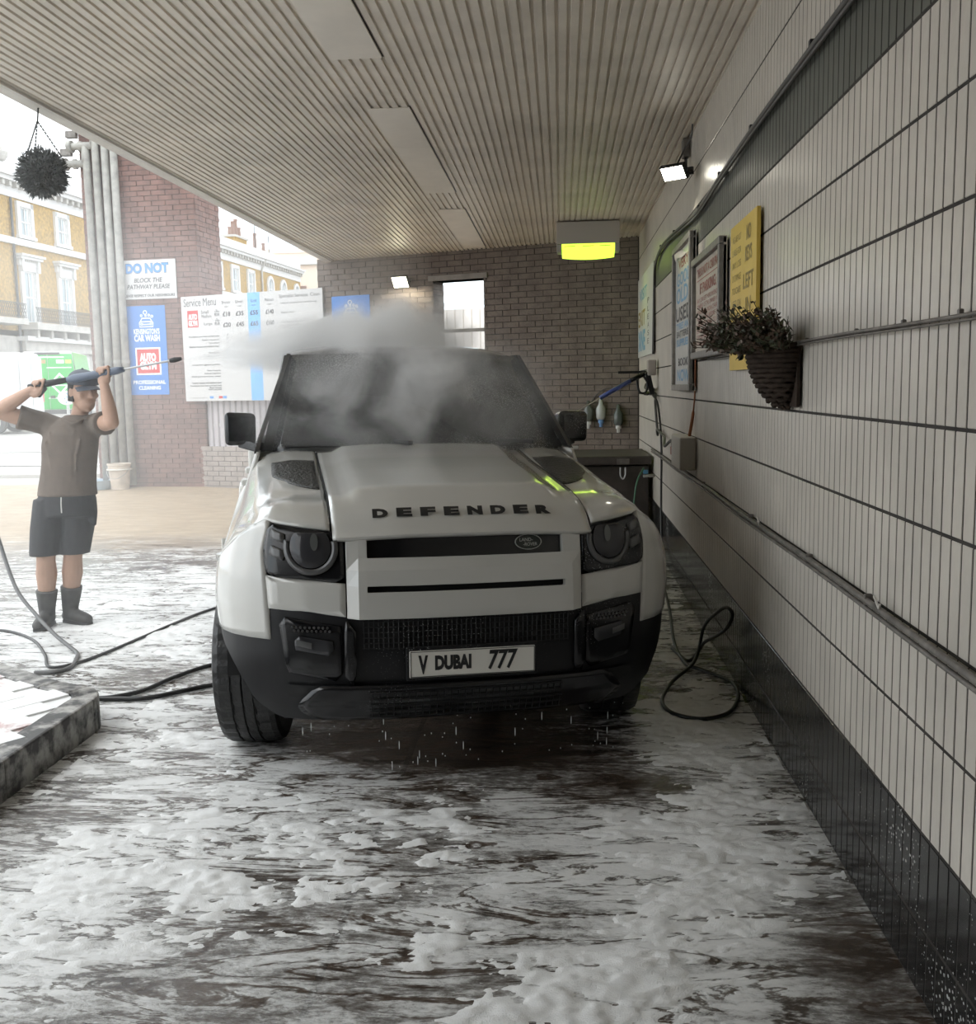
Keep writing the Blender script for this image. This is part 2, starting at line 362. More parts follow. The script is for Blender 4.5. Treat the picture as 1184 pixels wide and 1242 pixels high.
# ---- right wall: tall narrow tiles in straight courses
JZ = [0, .192, .45, .728, .985, 1.269, 1.536, 1.806, 2.075, 2.345, 2.606, 2.870, 3.138, 3.425]
b = MB(); b.box((WX+.106, 4.4, 1.8), (.2, 17.2, 3.7)); wall_r = b.build('wall_right', grout)
tag(wall_r, 'long wall of tall narrow white tiles with a green band and black base', 'wall', kind='structure')
ub = MB(); ub.add([(0, -.5, -.5), (0, .5, -.5), (0, .5, .5), (0, -.5, .5), (-.0016, -.485, -.494), (-.0016, .485, -.494), (-.0016, .485, .494), (-.0016, -.485, .494)],
                  [(4, 5, 6, 7), (0, 1, 5, 4), (1, 2, 6, 5), (2, 3, 7, 6), (3, 0, 4, 7)])
tmesh = {}
for k, m in (('w', white_tile), ('g', green_tile), ('b', black_tile)):
    o = ub.build('tile', m); tmesh[k] = o.data; bpy.data.objects.remove(o)
PW = .068; rest = {'w': MB(), 'g': MB(), 'b': MB()}; cnt = 0; y = .6
cols = [(-.4+i*PW) for i in range(int((12.70+.4)/PW))]
vis = sorted([c for c in cols if c > 2.22])[:25]; visset = set(vis)
for yc in cols:
    for r in range(13):
        z0, z1 = JZ[r], JZ[r+1]; k = 'b' if r < 2 else ('g' if r == 10 else 'w')
        dy, dz = PW-.0092, (z1-z0)-.010; c = (WX+.0055, yc, (z0+z1)/2)
        ang = random.gauss(0, .002)
        if yc in visset and cnt < 300 and not (yc < 2.5 and (z1 < .9 or z0 > 2.9)):
            o = bpy.data.objects.new('tile', tmesh[k]); COL.objects.link(o); o.location = c; o.scale = (1, dy, dz); o.rotation_euler = (0, random.gauss(0, .001), ang); o.parent = wall_r; cnt += 1
        else:
            M = Matrix.Translation(c) @ Matrix.Rotation(ang, 4, 'Z') @ Matrix.Diagonal((1, dy, dz, 1))
            rest[k].add([M @ Vector(p) for p in ub.v], ub.f)
for k, nm, m in (('w', 'white_tile', white_tile), ('g', 'green_tile', green_tile), ('b', 'black_tile', black_tile)):
    rest[k].build(nm, m, wall_r, kind='stuff')

# ---- unseen walls added behind the viewpoint to keep light off the car front
rear = MB(); rear.box((-1.1, -4.1, 1.8), (4.5, .2, 3.8)); tag(rear.build('light_block_wall', brick_m), 'unseen brown brick wall added behind the viewpoint to block light', 'wall', kind='structure')
MB().box((-3.25, -1.7, 1.8), (.2, 5.0, 3.8)).build('light_block_side', brick_m, bpy.data.objects['light_block_wall'])  # unseen side wall, added to block light from the left
# ---- brick walls
bu = MB().box((0, 0, 0), (1, 1, 1))
def brick_face(parent, P0, d, nrm, length, z0, z1, m, holes=(), n_parts=300, prefer=None, depth=.05, proud=.007, bl=.225, bh=.075):
    """running bond; P0 start on the mortar face, d unit direction along it, nrm unit normal to the viewer"""
    d = Vector((d[0], d[1], 0)); nrm = Vector((nrm[0], nrm[1], 0)); ang = math.atan2(d.y, d.x); items = []
    rows = int((z1-z0)/bh)
    for r in range(rows):
        za = z0+r*bh; s = -(bl/2 if r % 2 else 0)
        while s < length:
            a, e = max(s, 0), min(s+bl-.010, length); s += bl
            spans = [(a, e)]
            for h0, h1, hz0, hz1 in holes:
                if za+bh/2 > hz0 and za+bh/2 < hz1:
                    ns = []
                    for p, q in spans:
                        if q <= h0 or p >= h1: ns.append((p, q)); continue
                        if p < h0: ns.append((p, h0))
                        if q > h1: ns.append((h1, q))
                    spans = ns
            for p, q in spans:
                if q-p > .03: items.append(((p+q)/2, za+bh/2, q-p, bh-.010))
    items.sort(key=prefer or (lambda it: -it[1])); mesh = None; rest = MB()
    o = MB().box((0, 0, 0), (1, 1, 1)).build('brick', m); mesh = o.data; bpy.data.objects.remove(o)
    for i, (sc, zc, w, h) in enumerate(items):
        pr = proud+random.uniform(-.003, .003); c = Vector((P0[0], P0[1], zc))+d*sc+nrm*(pr-depth/2)
        if i < n_parts:
            o = bpy.data.objects.new('brick', mesh); COL.objects.link(o); o.location = c; o.rotation_euler = (0, 0, ang+random.gauss(0, .004)); o.scale = (w, depth, h); o.parent = parent
        else: rest.box(c, (w, depth, h), rz=ang)
    if len(rest.v): rest.build('brickwork', m, parent, kind='stuff')
BP = Vector((.95, 12.757, 0)); BD = Vector((-.937, .349, 0)); BN = Vector((-.349, -.937, 0))
def bw(s, z, o=0): p = BP+BD*s+BN*o; return Vector((p.x, p.y, z))
angB = math.atan2(BD.y, BD.x)
wall_b = MB()
TH = .30
for s0, s1, z0, z1 in ((-.05, 2.06, -.1, 3.45), (2.80, 4.61, -.1, 3.45), (2.06, 2.80, 3.05, 3.45), (2.06, 2.80, -.1, 1.15)):
    c = bw((s0+s1)/2, (z0+z1)/2, -TH/2); wall_b.box(c, (s1-s0, TH, z1-z0), rz=angB)
wall_back = wall_b.build('wall_back', mortar); tag(wall_back, 'dark brown brick back wall set askew, with one tall opening', 'wall', kind='structure')
def pref_b(it):
    s, z = it[0], it[1]
    return (0 if (z > 1.75 and (s < 2.06 or z > 2.3)) else 1, s if z > 1.9 else s+3)
brick_face(wall_back, (BP.x, BP.y), (BD.x, BD.y), (BN.x, BN.y), 4.61, 0, 3.45, brick_m, holes=((2.06, 2.80, 1.15, 3.05),), prefer=pref_b)
# bricks of the far jamb, seen in the reveal, and the concrete lintel over the opening
jp = bw(2.80, 0, 0); brick_face(wall_back, (jp.x, jp.y), (-BN.x, -BN.y), (-BD.x, -BD.y), TH, 1.15, 3.05, brick_m, n_parts=26, depth=.03, proud=.006)
lint = mat('concrete_lintel', (.22, .20, .18), .8, var=.2, vs=6)
MB().box(bw(2.43, 3.085, -.12), (.86, .30, .07), rz=angB).build('lintel', lint, wall_back, bevel=.004)
MB().box(bw(2.43, 1.13, -.12), (.80, .34, .05), rz=angB).build('sill', lint, wall_back, bevel=.004)
MB().box(bw(2.43, 2.405, -.22), (.745, .04, .045), rz=angB).build('crossbar', mat('bar_paint', (.20, .18, .16), .5), wall_back)

# pale metal fence in the yard behind the opening
fence_m = mat('white_sheet_fence', (.80, .75, .70), .5, var=.06, vs=4)
fy = thing('sheet_fence', 'white ribbed metal fence seen through the back wall opening', 'fence', bw(4.6, 0, -5.0), angB)
top = MB()
for k in range(16):
    x0 = -1.2+k*.17; top = MB()
    top.add([(x0, 0, .1), (x0+.018, .028, .1), (x0+.16, .028, .1), (x0+.17, 0, .1), (x0, 0, 3.08), (x0+.018, .028, 3.08), (x0+.16, .028, 3.08), (x0+.17, 0, 3.08)], [(0, 1, 5, 4), (1, 2, 6, 5), (2, 3, 7, 6)])
    top.build('panel', fence_m, fy, solid=.004)
MB().box((.1, -.02, .6), (2.8, .04, .05)).build('rail', grey_metal, fy)

# ---- pier left of the wall, with four pipes
pa = math.radians(6.5); PD = Vector((math.cos(pa), -math.sin(pa), 0)); PN = Vector((-math.sin(pa), -math.cos(pa), 0)); PB = Vector((-7.14, 15.36, 0))
pier = MB(); pl, pdp = 1.80, .80
c = PB+PD*pl/2-PN*pdp/2; pier.box((c.x, c.y, 3.0), (pl, pdp, 6.0), rz=-pa)
pier = pier.build('brick_pier', mortar); tag(pier, 'tall purple brick pier at the bay mouth carrying signs and pipes', 'pier')
brick_face(pier, (PB.x, PB.y), (PD.x, PD.y), (PN.x, PN.y), pl, .20, 5.9, brick_r, prefer=lambda it: (0 if .9 < it[1] < 4.6 and it[0] > .5 else 1, -it[1]), n_parts=250)
pc = PB+PD*pl; brick_face(pier, (pc.x, pc.y), (-PN.x, -PN.y), (PD.x, PD.y), pdp, .20, 5.9, brick_r, prefer=lambda it: abs(it[1]-3.4), n_parts=50)
pc = PB; brick_face(pier, (pc.x-PN.x*pdp, pc.y-PN.y*pdp), (PN.x, PN.y), (-PD.x, -PD.y), pdp, .20, 5.9, brick_r, n_parts=0)
pipe_m = mat('weathered_grey_pipe', (.27, .26, .235), .6, var=.3, vs=7)
def pp(s, o, z): p = PB+PD*s+PN*o; return Vector((p.x, p.y, z))
for k, (s, zt, lab) in enumerate(((.16, 5.05, 'first'), (.31, 5.30, 'second'), (.46, 5.9, 'third'), (.60, 5.9, 'fourth'))):
    if k < 2: pts = curve([pp(s, .09, .25), pp(s, .09, zt-.1), pp(s-.03, .09, zt-.02), pp(s-.12, .09, zt), pp(s-.34-.05*k, .09, zt)], 4)
    else: pts = [pp(s, .09, .25), pp(s, .09, zt)]
    label = ('grey pipe nearest the street on the pier, turned out at the top', 'second grey pipe from the street on the pier, with an elbow above the first', 'straight grey pipe on the pier, third from the street', 'straight grey pipe on the pier, closest to the signs')[k]
    pt = thing('drain_pipe', label, 'pipe', pts[0], 0, 'pipes on the brick pier')
    L0 = pts[0]; b = MB(); b.tube([p-L0 for p in pts], .055, 12); b.build('pipe', pipe_m, pt, smooth=True)
    for zz in (2.1,): MB().cyl(pp(s, .09, zz)-L0, pp(s, .09, zz+.05)-L0, .062, n=12).build('clip', pipe_m, pt)
    if k < 2:
        e = pts[-1]-L0; MB().cyl(e-PD*.04, e+PD*.02, .09, n=14).build('end_cap', pipe_m, pt); MB().cyl(e+V(.12, 0, 0)-PD*.0, e+V(.17, 0, 0), .075, n=14).build('collar', pipe_m, pt)
        MB().box(e+V(.02, 0, .17), (.16, .1, .10)).build('bracket', grime_metal, pt, bevel=.01)

# ---- low brick wall and ribbed sheet between pier and back wall
lw0 = bw(4.61, 0, 0); LWL = 2.45
lowb = MB(); c = lw0+BD*LWL/2-BN*.15; lowb.box((c.x, c.y, .40), (LWL, .24, .82), rz=angB)
low = lowb.build('low_brick_wall', mortar); tag(low, 'low greyish brick wall between the pier and the back wall', 'wall', kind='structure')
q = lw0-BN*.03; brick_face(low, (q.x, q.y), (BD.x, BD.y), (BN.x, BN.y), LWL, .16, .84, mat('wet_grey_brick', (.36, .31, .28), .6, rgb2=(.25, .21, .19), vs=6), prefer=lambda it: it[0], n_parts=100)
hf = thing('ribbed_hoarding', 'pale ribbed sheet hoarding standing on the low brick wall', 'hoarding', lw0-BN*.12, angB)
lil = mat('lilac_grey_sheet', (.44, .41, .43), .45, var=.08, vs=5)
for k in range(22):
    x0 = .05+k*.11; q = MB()
    q.add([(x0, 0, .80), (x0+.02, .03, .80), (x0+.09, .03, .80), (x0+.11, 0, .80), (x0, 0, 2.2), (x0+.02, .03, 2.2), (x0+.09, .03, 2.2), (x0+.11, 0, 2.2)], [(0, 1, 5, 4), (1, 2, 6, 5), (2, 3, 7, 6)]); q.build('panel', lil, hf, solid=.003)
MB().box((1.2, -.0, 1.15), (2.4, .03, .05)).build('rail', grey_metal, hf)

# ---- kerb island on the left
kt = thing('kerb_island', 'raised kerb island with a rounded end and foam-covered paving', 'kerb', (-2.3, 4.8, 0))
kx, ky = -2.3, 4.8
out = [(-2.29, 1.2), (-2.295, 3.9)]+[(-2.30-.22*(1-math.cos(a)), 4.72+.24*math.sin(a)) for a in np.linspace(0, 1.15, 7)]
out += [(-2.62, 5.03), (-3.2, 5.42), (-4.0, 5.90), (-5.4, 6.7)]
kerb_paint = mat('worn_kerb_paint', (.38, .365, .34), .5, rgb2=(.04, .038, .036), vs=9, thr=(.44, .62), det=8)
kerb_stone = kerb_paint
def inset(poly, d):
    res = []
    for i, p in enumerate(poly):
        a = poly[max(i-1, 0)]; c = poly[min(i+1, len(poly)-1)]; t = Vector((c[0]-a[0], c[1]-a[1])).normalized(); res.append((p[0]-t.y*d, p[1]+t.x*d))
    return res
inn = inset(out, .13); kz = .17
segs = [(0, 1)]+[(i, i+1) for i in range(1, len(out)-1)]
def kseg(p, q, pi, qi):
    b = MB(); l = lambda P, z: (P[0]-kx, P[1]-ky, z)
    b.add([l(p, 0), l(q, 0), l(qi, 0), l(pi, 0), l(p, kz), l(q, kz), l(qi, kz), l(pi, kz)], [(0, 1, 5, 4), (1, 2, 6, 5), (2, 3, 7, 6), (3, 0, 4, 7), (4, 5, 6, 7)]); return b
for i in range(len(out)-1):
    n = max(1, int((Vector(out[i])-Vector(out[i+1])).length/.9))
    for k in range(n):
        A = Vector(out[i]).lerp(Vector(out[i+1]), k/n); B = Vector(out[i]).lerp(Vector(out[i+1]), (k+1)/n); C = Vector(inn[i]).lerp(Vector(inn[i+1]), k/n); D = Vector(inn[i]).lerp(Vector(inn[i+1]), (k+1)/n)
        kseg(A, B, C, D).build('kerb_stone', kerb_stone, kt, bevel=.012)
pav = mat('red_paver_under_foam', (.80, .80, .79), .5, rgb2=(.42, .17, .16), vs=3.2, thr=(.30, .42), det=6, bump=.3, bs=60)
b = MB(); poly = inn+[(-5.4, 1.2)]; b.prism(poly, lambda p, t: (p[0]-kx, p[1]-ky, t), 0, kz-.012); b.build('bedding', pav, kt)
def in_poly(px, py, P):
    c = False; j = len(P)-1
    for i in range(len(P)):
        if (P[i][1] > py) != (P[j][1] > py) and px < (P[j][0]-P[i][0])*(py-P[i][1])/(P[j][1]-P[i][1])+P[i][0]: c = not c
        j = i
    return c
pv = MB().box((0, 0, 0), (1, 1, 1)).build('paver', pav); pvm = pv.data; bpy.data.objects.remove(pv)
ca, sa = math.cos(math.radians(55)), math.sin(math.radians(55))
for i in range(-14, 15):
    for j in range(-14, 15):
        lx, ly = i*.30+(.15 if j % 2 else 0), j*.15; px, py = -3.2+lx*ca-ly*sa, 4.4+lx*sa+ly*ca
        if py > 2.6 and all(in_poly(px+ex*ca-ey*sa, py+ex*sa+ey*ca, out+[(-5.4, 1.2)]) for ex in (-.15, .15) for ey in (-.075, .075)):
            o = bpy.data.objects.new('paver', pvm); COL.objects.link(o); o.parent = kt; o.location = (px-kx, py-ky, kz-.022+random.uniform(-.003, .003)); o.rotation_euler = (0, 0, math.radians(55)); o.scale = (.297, .147, .04)

# ================================================================== THE CAR
paint = mat('wet_white_paint', (.52, .515, .485), .22, coat=.8, bump=.015, bs=26)
gloss_black = mat('gloss_black', (.010, .010, .011), .16, spec=.45)
speckle(gloss_black, (.50, .85), 120, (.35, .35, .35))
roof_black = mat('gloss_black_roof', (.02, .02, .02), .16, coat=.6)
blk = mat('black_plastic', (.011, .011, .012), .40, spec=.3)
speckle(blk, (.52, .85), 120, (.3, .3, .3))
glass = mat('tinted_glass', (.016, .017, .018), .10)
speckle(glass, (.34, .66), 150, (.36, .36, .36))
lens_m = mat('headlamp_lens', (.035, .035, .038), .12, spec=.35)
ring_m = mat('lamp_ring', (.10, .10, .10), .3, .4)
tread_m = mat('wet_tyre', (.016, .016, .016), .45, bump=.2, bs=60)
pad_m = mat('tread_pad', (.035, .034, .030), .35, bump=.8, bs=70)
seam_m = mat('panel_gap', (.01, .01, .01), .8)
car = thing('car', 'white four-wheel-drive car with black bumper and roof, being hosed in the wash bay', 'car', (-.377, 4.06, 0), .27727)
def fx(p): return (p[0]+.0169*(p[2]-.87), p[1], p[2]-.0169*p[0])     # the body sits a degree out of level on its springs
def part(b, name, m, parent=None, **k): return b.build(name, m, parent or car, fix=fx, **k)
PU = [0, .30, .50, .65, .78, .87, .94, .985, 1.0]; PV = [.02, .025, .05, .09, .15, .22, .30, .39, .47]
PS = [0]
for i in range(1, len(PU)): PS.append(PS[-1]+math.hypot(PU[i]-PU[i-1], PV[i]-PV[i-1]))
SM = PS[-1]
def s_of(u): return interp(abs(u), PU, PS)*(1 if u >= 0 else -1)
def rake(w): return interp(w, [.25, .38, .55, .75, .9, 1.0, 1.08, 1.15], [.10, .03, .0, .0, .012, .025, .045, .09])
def kw(w): return interp(w, [.25, .6, .78, .9, 1.0, 1.05, 1.15], [.99, 1.0, 1.018, 1.01, .985, .97, .93])
def fas_(s, w, o=0.0):
    a = abs(s); u = interp(a, PS, PU); v = interp(a, PS, PV); e = .01
    du = interp(min(a+e, SM), PS, PU)-interp(max(a-e, 0), PS, PU); dv = interp(min(a+e, SM), PS, PV)-interp(max(a-e, 0), PS, PV); l = math.hypot(du, dv) or 1
    nu, nv = dv/l, -du/l
    u = u+nu*o; v = v+nv*o+rake(w); k = 1+(kw(w)-1)*smooth01(.7, .95, u); return (u*k*(1 if s >= 0 else -1), v, w)
def rows(poly, w):
    xs = []
    for i in range(len(poly)):
        (a, wa), (c, wc) = poly[i], poly[(i+1) % len(poly)]
        if (wa-w)*(wc-w) <= 0 and wa != wc: xs.append(a+(c-a)*(w-wa)/(wc-wa))
    return (min(xs), max(xs)) if xs else None
def rpoly(pts, r):
    """round the corners of a polygon in (s, w)"""
    out = []; n = len(pts)
    for i in range(n):
        p = Vector(pts[i]); a = (Vector(pts[i-1])-p); c = (Vector(pts[(i+1) % n])-p); d = min(r, a.length*.45, c.length*.45); a.normalize(); c.normalize()
        for t in (0, .33, .67, 1): q = (p+a*d)*(1-t)**2+p*2*t*(1-t)+(p+c*d)*t*t; out.append(tuple(q))
    return out
def fpanel(poly, o, nw=10, ns=14, sgn=1):
    ws = [p[1] for p in poly]; w0, w1 = min(ws)+1e-4, max(ws)-1e-4
    def fn(i, j):
        w = w0+(w1-w0)*j; r = rows(poly, w); return fas_(sgn*(r[0]+(r[1]-r[0])*i), w, o)
    return MB().grid(fn, ns, nw)
# full black bumper skin, its lower edge swept up at the corners
LU = [0, .60, .76, .865, .93, 1.0]; LW = [.30, .29, .29, .36, .47, .60]
def lowW(s): return interp(interp(abs(s), PS, PU), LU, LW)
b = MB().grid(lambda i, j: fas_((2*i-1)*SM, lowW((2*i-1)*SM)+(.80-lowW((2*i-1)*SM))*j, 0), 60, 14); part(b, 'bumper', blk, smooth=True)
b = MB().grid(lambda i, j: (lambda q: (q[0]*(1-.25*j), q[1]+.5*j, q[2]-.03*j))(fas_((2*i-1)*SM*.86, lowW((2*i-1)*SM*.86), 0)), 40, 3); part(b, 'undertray', blk, smooth=True)
# lower bumper blade and intakes
blade = [(-.62, .30), (-.50, .30), (.50, .30), (.62, .30), (.70, .36), (.62, .455), (-.62, .455), (-.70, .36)]
part(fpanel(rpoly(blade, .03), .03, 8, 30), 'skid_plate', gloss_black, smooth=True, solid=.03)
for sg in (-1, 1):
    part(fpanel(rpoly([(.54, .37), (.74, .40), (.76, .455), (.54, .455)], .02), .012, 5, 8, sg), 'lower_vent', seam_m, smooth=True)
    # fog lamp pod
    pod = rpoly([(.51, .47), (.74, .50), (.775, .74), (.51, .72)], .03); po = part(fpanel(pod, .010, 8, 10, sg), 'fog_lamp_pod', gloss_black, smooth=True, solid=.02)
    part(fpanel(rpoly([(.545, .585), (.70, .60), (.70, .665), (.545, .655)], .02), .022, 4, 6, sg), 'fog_lamp', lens_m, po, smooth=True, solid=.012)
    part(fpanel([(.63, .615), (.69, .62), (.69, .652), (.63, .648)], .030, 3, 3, sg), 'lamp_chip', ring_m, po, smooth=True)
    hb = MB()
    for i in range(9):
        for j in range(2):
            q = fas_(sg*(.56+i*.018+(j % 2)*.009), .685+j*.014, .014); hb.cyl(q, (q[0], q[1]-.006, q[2]), .0055, n=6)
    part(hb, 'mesh_dots', ring_m, po)
    part(fpanel(rpoly([(.455, .46), (.50, .46), (.50, .73), (.455, .72)], .012), .022, 6, 3, sg), 'bumper_pillar', gloss_black, smooth=True, solid=.02)
# centre mesh intake
b = MB().grid(lambda i, j: fas_(-.43+.86*i, .605+.125*j, .004), 20, 3); gi = part(b, 'intake', seam_m, smooth=True)
lb = MB()
for j in range(6):
    w = .612+j*.022; lb.tube([fas_(-.43+.86*i/14, w, .012) for i in range(15)], .0028, 5)
for i in range(44):
    s = -.425+i*.0198; lb.tube([fas_(s, .606, .010), fas_(s, .728, .010)], .0022, 4)
part(lb, 'intake_mesh', blk, gi, kind='stuff')
lb = MB()
for j in range(5): lb.tube([fas_(-.40+.8*i/10, .315+j*.028, .038) for i in range(11)], .003, 4)
for i in range(28): s = -.39+i*.029; lb.tube([fas_(s, .312, .037), fas_(s, .43, .037)], .0025, 4)
part(lb, 'lower_mesh', blk, gi, kind='stuff')
# number plate
pt = MB(); M_pl = Matrix(((1, 0, 0, .012), (0, 0, -1, -.016), (0, 1, 0, .548), (0, 0, 0, 1)))
plate_m = mat('number_plate_white', (.72, .70, .64), .35); ink = mat('black_ink', (.012, .012, .012), .5)
mbox(pt, M_pl, (0, 0, 0), (.52, .11, .008)); plate = part(pt, 'number_plate', plate_m, bevel=.003)
bd = MB()
for c, d in (((0, .0515, .005), (.512, .0025, .002)), ((0, -.0515, .005), (.512, .0025, .002)), ((-.2565, 0, .005), (.0025, .104, .002)), ((.2565, 0, .005), (.0025, .104, .002))): mbox(bd, M_pl, c, d)
part(bd, 'plate_border', ink, plate)
pt = MB(); mbox(pt, M_pl, (0, 0, -.012), (.545, .135, .016)); part(pt, 'plate_holder', blk, bevel=.004)
Mr = Matrix.Rotation(.0169, 4, 'Y') @ Matrix.Translation((0, 0, 0))
def tilt(M): T = Matrix(((1, 0, .0169, -.0147), (0, 1, 0, 0), (-.0169, 0, 1, 0), (0, 0, 0, 1))); return T @ M
for body, x, y, w, h, bo in (('V', -.205, -.002, .040, .078, .05), ('DUBAI', -.082, .003, .150, .062, .06), ('777', .125, .004, .125, .082, .03)):
    lettering(body, w, h, tilt(off(M_pl, x, y, .004)), ink, plate, bold=bo, shear=.18 if body == '777' else 0)
# white front panel with the grille slot and the lower slot cut through
gu = [-.49, -.44, -.405, -.2, 0, .2, .405, .44, .49]; gw = [.735, .76, .843, .868, .93, .978, 1.02, 1.058, 1.064]
def goff(u, w):
    e = min(1, (0.49-abs(u))/.05); return .004+.030*smooth01(0, 1, e)*(1-.75*smooth01(.915, .96, w))
b = MB(); vs = [fas_(s_of(u), w, goff(u, w)) for w in gw for u in gu]; nn = len(gu); fs = []
for j in range(len(gw)-1):
    for i in range(nn-1):
        um, wm = (gu[i]+gu[i+1])/2, (gw[j]+gw[j+1])/2
        if abs(um) < .405 and (.843 < wm < .868 or .978 < wm < 1.058): continue
        fs.append((j*nn+i, j*nn+i+1, (j+1)*nn+i+1, (j+1)*nn+i))
b.add(vs, fs); gp = part(b, 'front_panel', paint, smooth=False, solid=.03, bevel=.006)
part(MB().grid(lambda i, j: fas_(-.42+.84*i, .972+.098*j, -.012), 16, 2), 'grille', gloss_black, smooth=True)
part(MB().grid(lambda i, j: fas_(-.41+.82*i, .835+.04*j, -.012), 16, 1), 'air_slot', seam_m, smooth=True)
badge = MB(); pts = []
for k in range(28): a = 2*PI*k/28; pts.append(fas_(.262+.056*math.cos(a), 1.022+.030*math.sin(a), -.004))
badge.tube(pts, .0022, 6, closed=True); chrome = mat('badge_silver', (.45, .46, .45), .3, .7); bg_ = part(badge, 'badge', chrome, smooth=True)
part(MB().grid(lambda i, j: fas_(.262+.052*(2*i-1)*math.sqrt(max(0, 1-((2*j-1))**2)), 1.022+.027*(2*j-1), -.008), 8, 8), 'badge_face', mat('badge_green_black', (.012, .018, .014), .3), bg_)
Mb = Matrix(((1, 0, 0, .262), (0, .0, -1, .027+.022), (0, 1, .0, 1.022), (0, 0, 0, 1)))
q = fas_(.262, 1.022, -.0035); Mb[0][3], Mb[1][3], Mb[2][3] = q
lettering('LAND-', .056, .014, tilt(off(Mb, -.010, .0095)), chrome, bg_, bold=.01); lettering('-ROVER', .060, .014, tilt(off(Mb, .008, -.0095)), chrome, bg_, bold=.01)

# headlamps and the white corner below, outside and above them
for sg in (-1, 1):
    hs = lambda u: s_of(u)
    hp = rpoly([(hs(.497), .878), (hs(.80), .902), (hs(.818), 1.00), (hs(.806), 1.108), (hs(.50), 1.076)], .035)
    hl = part(fpanel(hp, .006, 12, 16, sg), 'headlamp', gloss_black, smooth=True, solid=.03)
    cs, cw = hs(.625), 1.022
    for nm, r0, r1, o, m in (('ring', .088, .112, .016, ring_m), ('inner_ring', .050, .060, .018, ring_m)):
        def rf(i, j, r0=r0, r1=r1, o=o):
            a = PI*.92+(PI*1.16)*i if nm == 'ring' else 2*PI*i
            r = r0+(r1-r0)*j; w = min(cw+r*math.sin(a), 1.074); return fas_(sg*(cs+r*math.cos(a)), w, o)
        part(MB().grid(rf, 36, 1), nm, m, hl, smooth=True, solid=.008)
    part(MB().grid(lambda i, j: fas_(sg*(cs+.084*j*math.cos(2*PI*i)), min(cw+.084*j*math.sin(2*PI*i), 1.078), .014+.012*math.sqrt(max(0, 1-j*j))), 28, 5), 'lens', lens_m, hl, smooth=True)
    part(MB().grid(lambda i, j: fas_(sg*(cs-.02+.016*math.cos(2*PI*i)*j), cw+.022+.034*math.sin(2*PI*i)*j, .030), 14, 2), 'bulb', mat('lamp_bulb%d' % sg, (.13, .135, .13), .25, .4), hl, smooth=True)
    for k, (w0, w1) in enumerate(((1.035, 1.085), (.965, 1.02))):
        part(fpanel(rpoly([(hs(.725), w0), (hs(.785), w0+.003), (hs(.785), w1+.006), (hs(.725), w1)], .008), .015, 3, 3, sg), 'indicator', ring_m, hl, smooth=True, solid=.006)
    # fender corner: lower piece, outer piece
    part(fpanel([(hs(.494), .742), (hs(.792), .754), (hs(.80), .903), (hs(.494), .879)], .006, 6, 12, sg), 'lower_wing', paint, smooth=True, solid=.02)
    def Wtop(s):
        u = interp(abs(s), PS, PU); return interp(u, [0, .5, .82, .9, .95, 1.0], [1.075, 1.085, 1.120, 1.09, 1.03, .95])
    def of(i, j):
        s = hs(.79)+(SM-hs(.79))*i; w = .640+(Wtop(s)-.640)*j
        lo = interp(w, [.64, .754, .903, 1.0, 1.12], [hs(.790), hs(.790), hs(.80), hs(.816), hs(.80)]); s2 = lo+(SM-lo)*i; return fas_(sg*s2, w if w < Wtop(s2) else Wtop(s2), .006)
    part(MB().grid(of, 14, 16), 'wing_corner', paint, smooth=True, solid=.02)

# bonnet
BV = [.0, .03, .07, .12, .18, .30, .70, 1.0, 1.32]; BWt = [1.070, 1.092, 1.130, 1.160, 1.182, 1.208, 1.258, 1.292, 1.340]
def hoodz(u, dv, v):
    z = interp(dv, BV, BWt); dome = smooth01(.475, .41, abs(u))*smooth01(.22, .42, v)*.026
    return z+dome-.020*smooth01(.2, .55, abs(u))*.6
def hood(i, j):
    u = -.54+1.08*i; v0 = interp(abs(u), PU, PV)+.035; jj = j**1.6; v = v0+(1.42-v0)*jj; return (u, v-.018*(1-jj), hoodz(u, v-v0, v))
part(MB().grid(hood, 44, 40), 'bonnet', paint, smooth=True, solid=.02)
letters = 'DEFENDER'; bl_m = mat('badge_black', (.02, .02, .02), .3)
for k, ch in enumerate(letters):
    u = -.343+k*.098; v0 = interp(abs(u), PU, PV)+.035; dv = .098
    y = v0+dv-.018; z = hoodz(u, dv, y)
    Mt = Matrix(((1, 0, 0, u), (0, .66, -.75, y-.012), (0, .75, .66, z+.004), (0, 0, 0, 1)))
    lettering(ch, .064, .045, tilt(Mt), bl_m, car, bold=.075)

# wings: section at each station, blended into the nose
def sect(v, t):
    zt = interp(v, [.40, .6, .9, 1.38, 1.46], [1.165, 1.205, 1.245, 1.322, 1.332]); T = [0, .22, .38, .50, .62, .76, .88, 1.0]
    U = [.548, .68, .79, .845, .885, .935, .975, 1.0]; Z = [zt, zt+.004, zt-.012, zt-.045, zt-.105, 1.055+.0*v, .985, .90]
    return (interp(t, T, U), v, interp(t, T, Z))
def wing(sg):
    def fn(i, j):
        # i across, j along
        u_sc = .548+(1.0-.548)*i; 
        if j <= .30:
            r = j/.30; sA = s_of(.548)+(SM-s_of(.548))*i; A = Vector(fas_(sA, Wt(sA), .006)); B = Vector(sect(.50, i)); C = Vector((A.x*.6+B.x*.4, A.y+(B.y-A.y)*.25, A.z+(B.z-A.z)*.85))
            p = A*(1-r)**2+C*2*r*(1-r)+B*r*r
        else: v = .50+(1.46-.50)*(j-.30)/.70; p = Vector(sect(v, i))
        return (sg*p.x, p.y, p.z)
    return fn
def Wt(s):
    u = interp(abs(s), PS, PU); return interp(u, [0, .5, .82, .9, .95, 1.0], [1.075, 1.085, 1.120, 1.09, 1.03, .95])
